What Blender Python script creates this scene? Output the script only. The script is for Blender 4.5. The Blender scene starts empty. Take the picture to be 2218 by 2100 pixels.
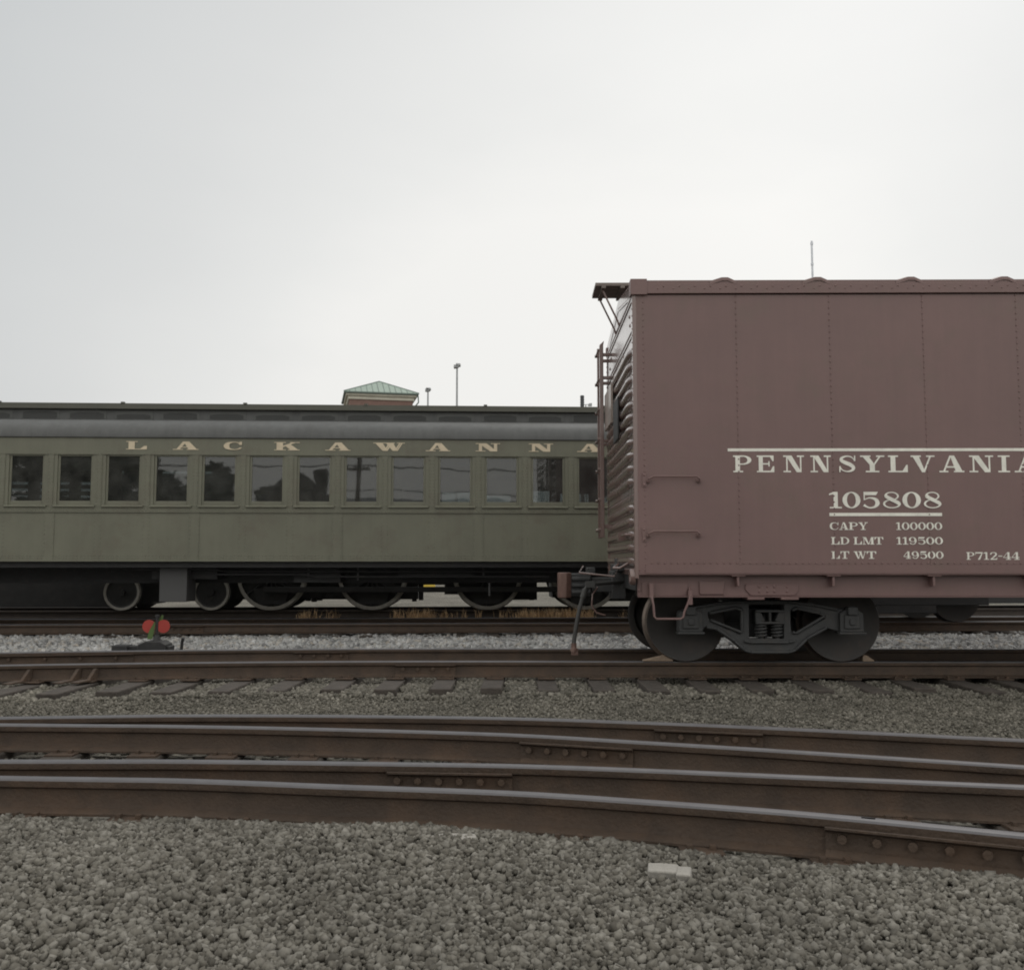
import bpy, bmesh, math, random
import numpy as np
from mathutils import Vector, Matrix
random.seed(7); rng = np.random.default_rng(11)
R = math.radians
scene = bpy.context.scene
col = scene.collection

# ------------------------------------------------------------------ camera
FPX, CX, CY, HZ = 2075.0, 1109.0, 1050.0, 1216.0     # focal length and centre in pixels of the 2218 px wide photo
ZR = 0.18                                           # top of rail above the ties
CAMZ = ZR + 1.065
PITCH = math.atan((HZ - CY) / FPX)
cam = bpy.data.cameras.new('camera'); camo = bpy.data.objects.new('camera', cam); col.objects.link(camo)
camo.location = (0, 0, CAMZ); camo.rotation_euler = (math.pi/2 + PITCH, 0, 0)
cam.sensor_fit = 'HORIZONTAL'; cam.sensor_width = 36; cam.lens = FPX/2218*36
cam.clip_start = .05; cam.clip_end = 3000
scene.camera = camo

# ------------------------------------------------------------------ light
SUN_EL, SUN_AZ = R(48), R(28)                        # behind the cars, to the right
w = bpy.data.worlds.new('World'); scene.world = w; w.use_nodes = True
nt = w.node_tree; N = nt.nodes; L = nt.links; N.clear()
out = N.new('ShaderNodeOutputWorld'); bg = N.new('ShaderNodeBackground')
sky = N.new('ShaderNodeTexSky'); sky.sky_type = 'NISHITA'; sky.sun_disc = False
sky.sun_elevation = SUN_EL; sky.sun_rotation = SUN_AZ; sky.dust_density = 6; sky.air_density = 1.2
hsv = N.new('ShaderNodeHueSaturation'); hsv.inputs['Saturation'].default_value = .25; hsv.inputs['Value'].default_value = .9
L.new(sky.outputs[0], hsv.inputs['Color'])
tc = N.new('ShaderNodeTexCoord')
nrm = N.new('ShaderNodeVectorMath'); nrm.operation = 'NORMALIZE'; L.new(tc.outputs['Generated'], nrm.inputs[0])
dot = N.new('ShaderNodeVectorMath'); dot.operation = 'DOT_PRODUCT'
bd = Vector((.10, .96, .05)).normalized(); dot.inputs[1].default_value = bd
L.new(nrm.outputs[0], dot.inputs[0])
cn = N.new('ShaderNodeTexNoise'); cn.inputs['Scale'].default_value = 2.2; cn.inputs['Detail'].default_value = 5; cn.inputs['Roughness'].default_value = .5
mp = N.new('ShaderNodeMapping'); mp.inputs['Scale'].default_value = (1, 1, 2.6); L.new(nrm.outputs[0], mp.inputs[0]); L.new(mp.outputs[0], cn.inputs[0])
ma = N.new('ShaderNodeMath'); ma.operation = 'MULTIPLY_ADD'; ma.inputs[1].default_value = .09; L.new(cn.outputs[0], ma.inputs[0]); L.new(dot.outputs['Value'], ma.inputs[2])
cr = N.new('ShaderNodeValToRGB'); L.new(ma.outputs[0], cr.inputs[0])
e = cr.color_ramp.elements
e[0].position = 0.0; e[0].color = (12.6, 12.4, 11.8, 1)
e[1].position = 1.0; e[1].color = (9.2, 9.15, 8.9, 1)
for p, c in ((.35, (8.6, 8.7, 8.7, 1)), (.62, (5.6, 5.85, 6.0, 1)), (.80, (6.3, 6.5, 6.55, 1)), (.90, (7.3, 7.4, 7.35, 1)), (.965, (8.3, 8.35, 8.2, 1))):
    q = e.new(p); q.color = c
mx = N.new('ShaderNodeMixRGB'); mx.inputs[0].default_value = .88
L.new(hsv.outputs[0], mx.inputs[1]); L.new(cr.outputs[0], mx.inputs[2])
L.new(mx.outputs[0], bg.inputs[0]); bg.inputs[1].default_value = .1; L.new(bg.outputs[0], out.inputs[0])
sl = bpy.data.lights.new('sun', 'SUN'); so = bpy.data.objects.new('sun', sl); col.objects.link(so)
sl.energy = .7; sl.angle = R(25); sl.color = (1, .965, .9)
sd = Vector((math.sin(SUN_AZ)*math.cos(SUN_EL), math.cos(SUN_AZ)*math.cos(SUN_EL), math.sin(SUN_EL)))
so.rotation_euler = (-sd).to_track_quat('-Z', 'Y').to_euler()
scene.view_settings.view_transform = 'Standard'; scene.view_settings.look = 'None'
scene.view_settings.exposure = 0; scene.view_settings.gamma = 1
scene.cycles.max_bounces = 8; scene.cycles.pixel_filter_type = 'BLACKMAN_HARRIS'; scene.cycles.filter_width = 1.9; scene.cycles.use_denoising = True

# ------------------------------------------------------------------ photo pixel -> point in the place
FW = Vector((0, math.cos(PITCH), math.sin(PITCH))); UP = Vector((0, -math.sin(PITCH), math.cos(PITCH)))
CAM = Vector((0, 0, CAMZ))
def ray(px, py): return Vector((1, 0, 0))*((px-CX)/FPX) + FW + UP*((CY-py)/FPX)
def ground(px, py, z=ZR):
    d = ray(px, py); return CAM + d*((z-CAMZ)/d.z)
def at(px, py, Y):
    d = ray(px, py); return CAM + d*(Y/d.y)

# ------------------------------------------------------------------ materials
MATS = {}
def mat(name, c, rough=.6, metal=0., var=.12, scale=3., bump=0., bscale=40., spec=.5, dirt=None, coat=0., streak=0.):
    m = bpy.data.materials.new(name); m.use_nodes = True; n = m.node_tree.nodes; l = m.node_tree.links
    b = n['Principled BSDF']; b.inputs['Roughness'].default_value = rough; b.inputs['Metallic'].default_value = metal
    b.inputs['Specular IOR Level'].default_value = spec; b.inputs['Coat Weight'].default_value = coat; b.inputs['Coat Roughness'].default_value = .15
    t = n.new('ShaderNodeTexCoord')
    z = n.new('ShaderNodeTexNoise'); z.inputs['Scale'].default_value = scale; z.inputs['Detail'].default_value = 6; z.inputs['Roughness'].default_value = .65
    l.new(t.outputs['Object'], z.inputs['Vector'])
    r = n.new('ShaderNodeValToRGB'); l.new(z.outputs[0], r.inputs[0])
    r.color_ramp.elements[0].position = .3; r.color_ramp.elements[1].position = .7
    r.color_ramp.elements[0].color = [x*(1-var) for x in c]+[1]; r.color_ramp.elements[1].color = [min(1, x*(1+var)) for x in c]+[1]
    src = r.outputs[0]
    if dirt:                                   # irregular rusty or dusty patches: (colour, scale, threshold, amount)
        z2 = n.new('ShaderNodeTexNoise'); z2.inputs['Scale'].default_value = dirt[1]; z2.inputs['Detail'].default_value = 8; z2.inputs['Roughness'].default_value = .7
        l.new(t.outputs['Object'], z2.inputs['Vector'])
        r2 = n.new('ShaderNodeValToRGB'); r2.color_ramp.elements[0].position = dirt[2]; r2.color_ramp.elements[1].position = dirt[2]+.18
        r2.color_ramp.elements[0].color = (0, 0, 0, 1); r2.color_ramp.elements[1].color = (dirt[3],)*3+(1,)
        l.new(z2.outputs[0], r2.inputs[0])
        mm = n.new('ShaderNodeMixRGB'); l.new(r2.outputs[0], mm.inputs[0]); l.new(src, mm.inputs[1]); mm.inputs[2].default_value = tuple(dirt[0])+(1,)
        src = mm.outputs[0]
    if streak:                                 # rain washed vertical streaks and chalking
        mp_ = n.new('ShaderNodeMapping'); mp_.inputs['Scale'].default_value = (5, 5, .35); l.new(t.outputs['Object'], mp_.inputs[0])
        z4 = n.new('ShaderNodeTexNoise'); z4.inputs['Scale'].default_value = 1.6; z4.inputs['Detail'].default_value = 7; z4.inputs['Roughness'].default_value = .7; l.new(mp_.outputs[0], z4.inputs['Vector'])
        r4 = n.new('ShaderNodeMapRange'); l.new(z4.outputs[0], r4.inputs[0]); r4.inputs[1].default_value = .3; r4.inputs[2].default_value = .7; r4.inputs[3].default_value = 1-streak; r4.inputs[4].default_value = 1+streak
        m4 = n.new('ShaderNodeMixRGB'); m4.blend_type = 'MULTIPLY'; m4.inputs[0].default_value = 1; l.new(src, m4.inputs[1]); l.new(r4.outputs[0], m4.inputs[2]); src = m4.outputs[0]
    l.new(src, b.inputs['Base Color'])
    rr = n.new('ShaderNodeMapRange'); l.new(z.outputs[0], rr.inputs[0]); rr.inputs[3].default_value = max(0, rough-.1); rr.inputs[4].default_value = min(1, rough+.1)
    l.new(rr.outputs[0], b.inputs['Roughness'])
    if bump:
        z3 = n.new('ShaderNodeTexNoise'); z3.inputs['Scale'].default_value = bscale; z3.inputs['Detail'].default_value = 5
        l.new(t.outputs['Object'], z3.inputs['Vector'])
        bp = n.new('ShaderNodeBump'); bp.inputs['Strength'].default_value = bump; bp.inputs['Distance'].default_value = .02
        l.new(z3.outputs[0], bp.inputs['Height']); l.new(bp.outputs[0], b.inputs['Normal'])
    MATS[name] = m; return m
GREEN = mat('coach_green', (.143, .144, .107), .5, var=.1, scale=1.3, bump=.25, bscale=1.6, dirt=((.115, .10, .075), 2.2, .5, .5), streak=.06)
GROOF = mat('coach_roof', (.088, .091, .090), .6, var=.12, scale=2, bump=.15, bscale=3, dirt=((.06, .06, .057), 1.5, .5, .6), streak=.15)
VENT = mat('vent_dark', (.040, .042, .041), .6); DECKW = mat('deck_sash_grey', (.088, .092, .088), .55)
BUFF = mat('buff_paint', (.60, .51, .37), .6, var=.12, scale=9)
BROWN = mat('boxcar_brown', (.174, .107, .101), .44, var=.08, scale=1.1, bump=.5, bscale=1.1, dirt=((.15, .108, .09), 2.4, .52, .5), streak=.045)
BROWNE = mat('boxcar_end_brown', (.170, .110, .098), .26, var=.03, scale=1.2, coat=.8)
WHITE = mat('letter_white', (.78, .77, .70), .6, var=.12, scale=9, dirt=((.48, .42, .38), 22, .56, .6))
IRON = mat('black_iron', (.022, .022, .023), .6, var=.25, scale=6, bump=.2, bscale=25, dirt=((.05, .04, .032), 6, .55, .5))
TRUCK = mat('truck_grey', (.040, .041, .042), .62, var=.2, scale=6, bump=.2, bscale=30, dirt=((.06, .052, .045), 5, .52, .6))
WHEEL = mat('wheel_dark', (.028, .025, .023), .6, var=.25, scale=5, dirt=((.06, .04, .03), 4, .5, .5))
TREAD = mat('tread_steel', (.16, .13, .11), .45, .6, var=.2, scale=12)
TYRE = mat('tyre_grey', (.29, .275, .25), .6, .0, var=.2, scale=10)
RUST = mat('rail_rust', (.058, .039, .027), .75, var=.3, scale=5, bump=.3, bscale=60, dirt=((.090, .054, .033), 3, .5, .6))
STEEL = mat('rail_head', (.125, .122, .128), .55, .55, var=.15, scale=8)
KNUCK = mat('coupler_rust', (.13, .075, .06), .6, var=.25, scale=14, bump=.2)
TIE = mat('tie_wood', (.056, .047, .040), .9, var=.35, scale=9, bump=.6, bscale=30)
GREY = mat('grey_sheet', (.075, .075, .076), .6, var=.06, scale=2)
GROUNDM = None
BRICK = mat('brick_wall', (.20, .125, .105), .85, var=.15, scale=6)
CREAM = mat('cream_trim', (.52, .50, .42), .6)
COPPER = mat('green_roof', (.27, .34, .29), .5, var=.1)
COPPERD = mat('green_fascia', (.13, .17, .15), .5)
GALV = mat('galvanised', (.34, .35, .36), .5, .3)
PALE = mat('pale_mast', (.62, .65, .70), .6)
DARKP = mat('dark_pipe', (.06, .065, .07), .6)
RED = mat('target_red', (.36, .045, .035), .5, var=.1)
GRN = mat('target_green', (.075, .125, .035), .5, var=.15)
YEL = mat('yellow_paint', (.55, .40, .06), .7)
WOOD = mat('chock_wood', (.22, .165, .12), .8, var=.25, scale=20)
SLAB = mat('pale_slab', (.29, .275, .25), .9, var=.15, scale=12, bump=.4)
BARK = mat('bark', (.08, .06, .045), .9); LEAF = mat('leaf', (.045, .065, .025), .7, var=.4, scale=2)
GRASS = mat('dry_grass', (.46, .31, .17), .8, var=.35, scale=3)
SEAT = mat('seat_cloth', (.06, .055, .05), .9)
RUBBER = mat('hose_rubber', (.045, .045, .043), .6, var=.2, scale=12)

def glass_mat():
    m = bpy.data.materials.new('window_glass'); m.use_nodes = True; n = m.node_tree.nodes; l = m.node_tree.links; n.clear()
    o = n.new('ShaderNodeOutputMaterial'); mix = n.new('ShaderNodeMixShader'); tr = n.new('ShaderNodeBsdfTransparent'); gl = n.new('ShaderNodeBsdfGlossy')
    tr.inputs[0].default_value = (.50, .53, .53, 1); gl.inputs['Roughness'].default_value = .02
    tc_ = n.new('ShaderNodeTexCoord'); nz = n.new('ShaderNodeTexNoise'); nz.inputs['Scale'].default_value = 2.2; nz.inputs['Detail'].default_value = 1; l.new(tc_.outputs['Object'], nz.inputs['Vector'])
    bp_ = n.new('ShaderNodeBump'); bp_.inputs['Strength'].default_value = .05; bp_.inputs['Distance'].default_value = .02; l.new(nz.outputs[0], bp_.inputs['Height']); l.new(bp_.outputs[0], gl.inputs['Normal'])
    fr = n.new('ShaderNodeFresnel'); fr.inputs[0].default_value = 1.75
    l.new(fr.outputs[0], mix.inputs[0]); l.new(tr.outputs[0], mix.inputs[1]); l.new(gl.outputs[0], mix.inputs[2]); df = n.new('ShaderNodeBsdfDiffuse'); df.inputs[0].default_value = (.30, .30, .28, 1); mx2 = n.new('ShaderNodeMixShader')   # a film of dust on the glass
    nd = n.new('ShaderNodeTexNoise'); nd.inputs['Scale'].default_value = 3.5; nd.inputs['Detail'].default_value = 6; l.new(tc_.outputs['Object'], nd.inputs['Vector'])
    rd = n.new('ShaderNodeMapRange'); l.new(nd.outputs[0], rd.inputs[0]); rd.inputs[1].default_value = .3; rd.inputs[2].default_value = .75; rd.inputs[3].default_value = .05; rd.inputs[4].default_value = .17; l.new(rd.outputs[0], mx2.inputs[0])
    l.new(mix.outputs[0], mx2.inputs[1]); l.new(df.outputs[0], mx2.inputs[2]); l.new(mx2.outputs[0], o.inputs[0])
    return m
GLASS = glass_mat()

def stone_mat(name, ramp):
    m = bpy.data.materials.new(name); m.use_nodes = True; n = m.node_tree.nodes; l = m.node_tree.links
    b = n['Principled BSDF']; b.inputs['Roughness'].default_value = .9; b.inputs['Specular IOR Level'].default_value = .3
    g = n.new('ShaderNodeNewGeometry'); r = n.new('ShaderNodeValToRGB'); l.new(g.outputs['Random Per Island'], r.inputs[0])
    el = r.color_ramp.elements
    el[0].position = 0; el[0].color = ramp[0]+(1,); el[1].position = 1; el[1].color = ramp[-1]+(1,)
    for k, c in enumerate(ramp[1:-1]): q = el.new((k+1)/(len(ramp)-1)); q.color = c+(1,)
    t = n.new('ShaderNodeTexCoord'); z = n.new('ShaderNodeTexNoise'); z.inputs['Scale'].default_value = 45; z.inputs['Detail'].default_value = 4
    l.new(t.outputs['Object'], z.inputs['Vector'])
    z2 = n.new('ShaderNodeTexNoise'); z2.inputs['Scale'].default_value = .9; z2.inputs['Detail'].default_value = 3; l.new(t.outputs['Object'], z2.inputs['Vector'])
    ad = n.new('ShaderNodeMath'); ad.operation = 'ADD'; l.new(z.outputs[0], ad.inputs[0]); l.new(z2.outputs[0], ad.inputs[1])
    mr = n.new('ShaderNodeMapRange'); l.new(ad.outputs[0], mr.inputs[0]); mr.inputs[1].default_value = .6; mr.inputs[2].default_value = 1.4; mr.inputs[3].default_value = .62; mr.inputs[4].default_value = 1.3
    mu = n.new('ShaderNodeMixRGB'); mu.blend_type = 'MULTIPLY'; mu.inputs[0].default_value = 1
    l.new(r.outputs[0], mu.inputs[1]); l.new(mr.outputs[0], mu.inputs[2]); l.new(mu.outputs[0], b.inputs['Base Color'])
    return m
ST_NEAR = stone_mat('ballast_near', [(.075, .069, .058), (.118, .109, .092), (.150, .140, .119), (.172, .162, .140), (.225, .213, .188)])
ST_FINE = stone_mat('ballast_fine', [(.07, .066, .054), (.115, .107, .088), (.15, .14, .117), (.22, .205, .175)])
ST_FAR = stone_mat('ballast_far', [(.16, .16, .16), (.27, .27, .265), (.34, .34, .335), (.42, .42, .415), (.30, .27, .23)])

def ground_mat():
    m = bpy.data.materials.new('ground_gravel'); m.use_nodes = True; n = m.node_tree.nodes; l = m.node_tree.links
    b = n['Principled BSDF']; b.inputs['Roughness'].default_value = .95; b.inputs['Specular IOR Level'].default_value = .2
    t = n.new('ShaderNodeTexCoord'); v = n.new('ShaderNodeTexVoronoi'); v.inputs['Scale'].default_value = 26
    l.new(t.outputs['Object'], v.inputs['Vector'])
    r = n.new('ShaderNodeValToRGB'); r.color_ramp.elements[0].color = (.085, .08, .07, 1); r.color_ramp.elements[1].color = (.22, .21, .185, 1)
    sx = n.new('ShaderNodeSeparateColor'); l.new(v.outputs['Color'], sx.inputs[0]); l.new(sx.outputs[0], r.inputs[0])
    z = n.new('ShaderNodeTexNoise'); z.inputs['Scale'].default_value = .5; z.inputs['Detail'].default_value = 6; l.new(t.outputs['Object'], z.inputs['Vector'])
    r2 = n.new('ShaderNodeValToRGB'); r2.color_ramp.elements[0].position = .35; r2.color_ramp.elements[1].position = .65
    r2.color_ramp.elements[0].color = (.75, .74, .70, 1); r2.color_ramp.elements[1].color = (1.15, 1.13, 1.1, 1); l.new(z.outputs[0], r2.inputs[0])
    mu = n.new('ShaderNodeMixRGB'); mu.blend_type = 'MULTIPLY'; mu.inputs[0].default_value = 1
    l.new(r.outputs[0], mu.inputs[1]); l.new(r2.outputs[0], mu.inputs[2]); l.new(mu.outputs[0], b.inputs['Base Color'])
    bp = n.new('ShaderNodeBump'); bp.inputs['Strength'].default_value = .8; bp.inputs['Distance'].default_value = .03; bp.invert = True
    l.new(v.outputs['Distance'], bp.inputs['Height']); l.new(bp.outputs[0], b.inputs['Normal'])
    return m
GROUNDM = ground_mat()

# ------------------------------------------------------------------ mesh helpers
class MB:
    def __init__(s): s.v = []; s.f = []; s.mi = []; s.m = 0
    def add(s, vs, fs):
        k = len(s.v); s.v += [tuple(p) for p in vs]; s.f += [tuple(i+k for i in f) for f in fs]; s.mi += [s.m]*len(fs); return s
    def box(s, x0, x1, y0, y1, z0, z1):
        return s.add([(x0,y0,z0),(x1,y0,z0),(x1,y1,z0),(x0,y1,z0),(x0,y0,z1),(x1,y0,z1),(x1,y1,z1),(x0,y1,z1)],
                     [(0,3,2,1),(4,5,6,7),(0,1,5,4),(1,2,6,5),(2,3,7,6),(3,0,4,7)])
    def prism(s, pts, a, b, axis='y'):            # closed 2D outline swept from a to b along an axis
        n = len(pts)
        def P(p, t): return {'x': (t, p[0], p[1]), 'y': (p[0], t, p[1]), 'z': (p[0], p[1], t)}[axis]
        vs = [P(p, a) for p in pts]+[P(p, b) for p in pts]
        return s.add(vs, [tuple(range(n)), tuple(range(2*n-1, n-1, -1))]+[(i, n+i, n+(i+1) % n, (i+1) % n) for i in range(n)])
    def cyl(s, p0, p1, r0, r1=None, n=16, caps=True):
        r1 = r0 if r1 is None else r1
        p0, p1 = Vector(p0), Vector(p1); d = (p1-p0).normalized(); u = d.orthogonal().normalized(); w_ = d.cross(u)
        vs = [p0+(u*math.cos(2*math.pi*i/n)+w_*math.sin(2*math.pi*i/n))*r0 for i in range(n)]+[p1+(u*math.cos(2*math.pi*i/n)+w_*math.sin(2*math.pi*i/n))*r1 for i in range(n)]
        fs = [(i, (i+1) % n, n+(i+1) % n, n+i) for i in range(n)]
        if caps: fs += [tuple(range(n-1, -1, -1)), tuple(range(n, 2*n))]
        return s.add(vs, fs)
    def tube(s, pts, r, n=8):
        pts = [Vector(p) for p in pts]; rings = []; u = None
        rs = r if isinstance(r, (list, tuple)) else [r]*len(pts)
        for i, p in enumerate(pts):
            d = (pts[min(i+1, len(pts)-1)]-pts[max(i-1, 0)]).normalized()
            u = d.orthogonal().normalized() if u is None else (u-d*u.dot(d)).normalized()
            w_ = d.cross(u); rings.append([p+(u*math.cos(2*math.pi*k/n)+w_*math.sin(2*math.pi*k/n))*rs[i] for k in range(n)])
        vs = [q for g in rings for q in g]; fs = []
        for i in range(len(pts)-1):
            for k in range(n): fs.append((i*n+k, i*n+(k+1) % n, (i+1)*n+(k+1) % n, (i+1)*n+k))
        fs += [tuple(range(n-1, -1, -1)), tuple(range((len(pts)-1)*n, len(pts)*n))]
        return s.add(vs, fs)
    def lathe(s, prof, c, n=40, mis=None):         # profile (radius, y) turned about the y axis through c
        k = len(prof); vs = []
        for i in range(n):
            a = 2*math.pi*i/n
            vs += [(c[0]+r*math.cos(a), c[1]+y, c[2]+r*math.sin(a)) for r, y in prof]
        m0 = s.m
        for j in range(k-1):
            s.m = mis[j] if mis else m0
            base = len(s.v)
            if j == 0: s.v += vs; b0 = base
            s.f += [(b0+i*k+j, b0+((i+1) % n)*k+j, b0+((i+1) % n)*k+j+1, b0+i*k+j+1) for i in range(n)]; s.mi += [s.m]*n
        s.m = m0; return s
    def dome(s, c, r, ax, h=None):                 # a rivet head standing on a face, ax = outward normal
        h = h or r*.54; ax = Vector(ax); u = ax.orthogonal().normalized(); w_ = ax.cross(u); c = Vector(c)
        A = [c+(u*math.cos(k*math.pi/3)+w_*math.sin(k*math.pi/3))*r for k in range(6)]
        B = [c+ax*h*.75+(u*math.cos(k*math.pi/3)+w_*math.sin(k*math.pi/3))*r*.62 for k in range(6)]
        return s.add(A+B+[c+ax*h], [(k, (k+1) % 6, 6+(k+1) % 6, 6+k) for k in range(6)]+[(6+k, 6+(k+1) % 6, 12) for k in range(6)])
    def build(s, name, mats, parent=None, smooth=True, bevel=0, angle=38):
        me = bpy.data.meshes.new(name); me.from_pydata(s.v, [], s.f)
        mats = mats if isinstance(mats, (list, tuple)) else [mats]
        for m in mats: me.materials.append(m)
        me.polygons.foreach_set('material_index', s.mi)
        bm = bmesh.new(); bm.from_mesh(me); bmesh.ops.recalc_face_normals(bm, faces=bm.faces); bm.to_mesh(me); bm.free()
        if smooth:
            me.polygons.foreach_set('use_smooth', [True]*len(me.polygons)); me.set_sharp_from_angle(angle=R(angle))
        o = bpy.data.objects.new(name, me); col.objects.link(o)
        if parent: o.parent = parent
        if bevel:
            b = o.modifiers.new('bevel', 'BEVEL'); b.width = bevel; b.segments = 2; b.limit_method = 'ANGLE'; b.angle_limit = R(40)
        return o
def holed(outer, holes, y0, y1):                  # plate in the xz plane with holes, extruded in y -> MB
    bm = bmesh.new(); edges = []
    for loop in [outer]+holes:
        vs = [bm.verts.new((p[0], y0, p[1])) for p in loop]
        for i in range(len(vs)): edges.append(bm.edges.new((vs[i], vs[(i+1) % len(vs)])))
    bmesh.ops.triangle_fill(bm, use_beauty=True, edges=edges)
    r = bmesh.ops.extrude_face_region(bm, geom=list(bm.faces))
    for v in r['geom']:
        if isinstance(v, bmesh.types.BMVert): v.co.y = y1
    bm.verts.index_update(); m = MB()
    m.add([v.co[:] for v in bm.verts], [[v.index for v in f.verts] for f in bm.faces]); bm.free(); return m
def empty(name, loc, rz=0.):
    o = bpy.data.objects.new(name, None); col.objects.link(o); o.location = loc; o.rotation_euler = (0, 0, rz); o.empty_display_size = .2; return o
def tag(o, label=None, cat=None, group=None, kind=None):
    if label: o['label'] = label
    if cat: o['category'] = cat
    if group: o['group'] = group
    if kind: o['kind'] = kind
    return o
def smooth_pts(pts, n=6):
    P = [pts[0]]+list(pts)+[pts[-1]]; o_ = []
    for i in range(1, len(P)-2):
        for k in range(n):
            t = k/n; a, b, c, d = [np.array(P[i+j], float) for j in (-1, 0, 1, 2)]
            o_.append(.5*((2*b)+(-a+c)*t+(2*a-5*b+4*c-d)*t*t+(-a+3*b-3*c+d)*t**3))
    o_.append(np.array(P[-2], float)); return o_

# ------------------------------------------------------------------ lettering (railroad roman, drawn as outlines)
def rc(x0, y0, x1, y1): return [(x0, y0), (x1, y0), (x1, y1), (x0, y1)]
def brush(pts, ws):
    q = smooth_pts([(p[0], p[1], w_) for p, w_ in zip(pts, ws)], 5); o_ = []
    for i in range(len(q)):
        d = q[min(i+1, len(q)-1)][:2]-q[max(i-1, 0)][:2]; d = d/max(1e-9, np.hypot(*d)); nn = np.array((-d[1], d[0]))*q[i][2]/2
        o_.append((q[i][:2]+nn, q[i][:2]-nn))
    return [[tuple(o_[i][0]), tuple(o_[i][1]), tuple(o_[i+1][1]), tuple(o_[i+1][0])] for i in range(len(o_)-1)]
def ring(cx, cy, rx, ry, tx, ty, a0=0, a1=360, n=28):
    A = [R(a0+(a1-a0)*i/n) for i in range(n+1)]
    O = [(cx+rx*math.cos(a), cy+ry*math.sin(a)) for a in A]; I = [(cx+(rx-tx)*math.cos(a), cy+(ry-ty)*math.sin(a)) for a in A]
    return [[O[i], O[i+1], I[i+1], I[i]] for i in range(n)]
S_ = .085
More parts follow.
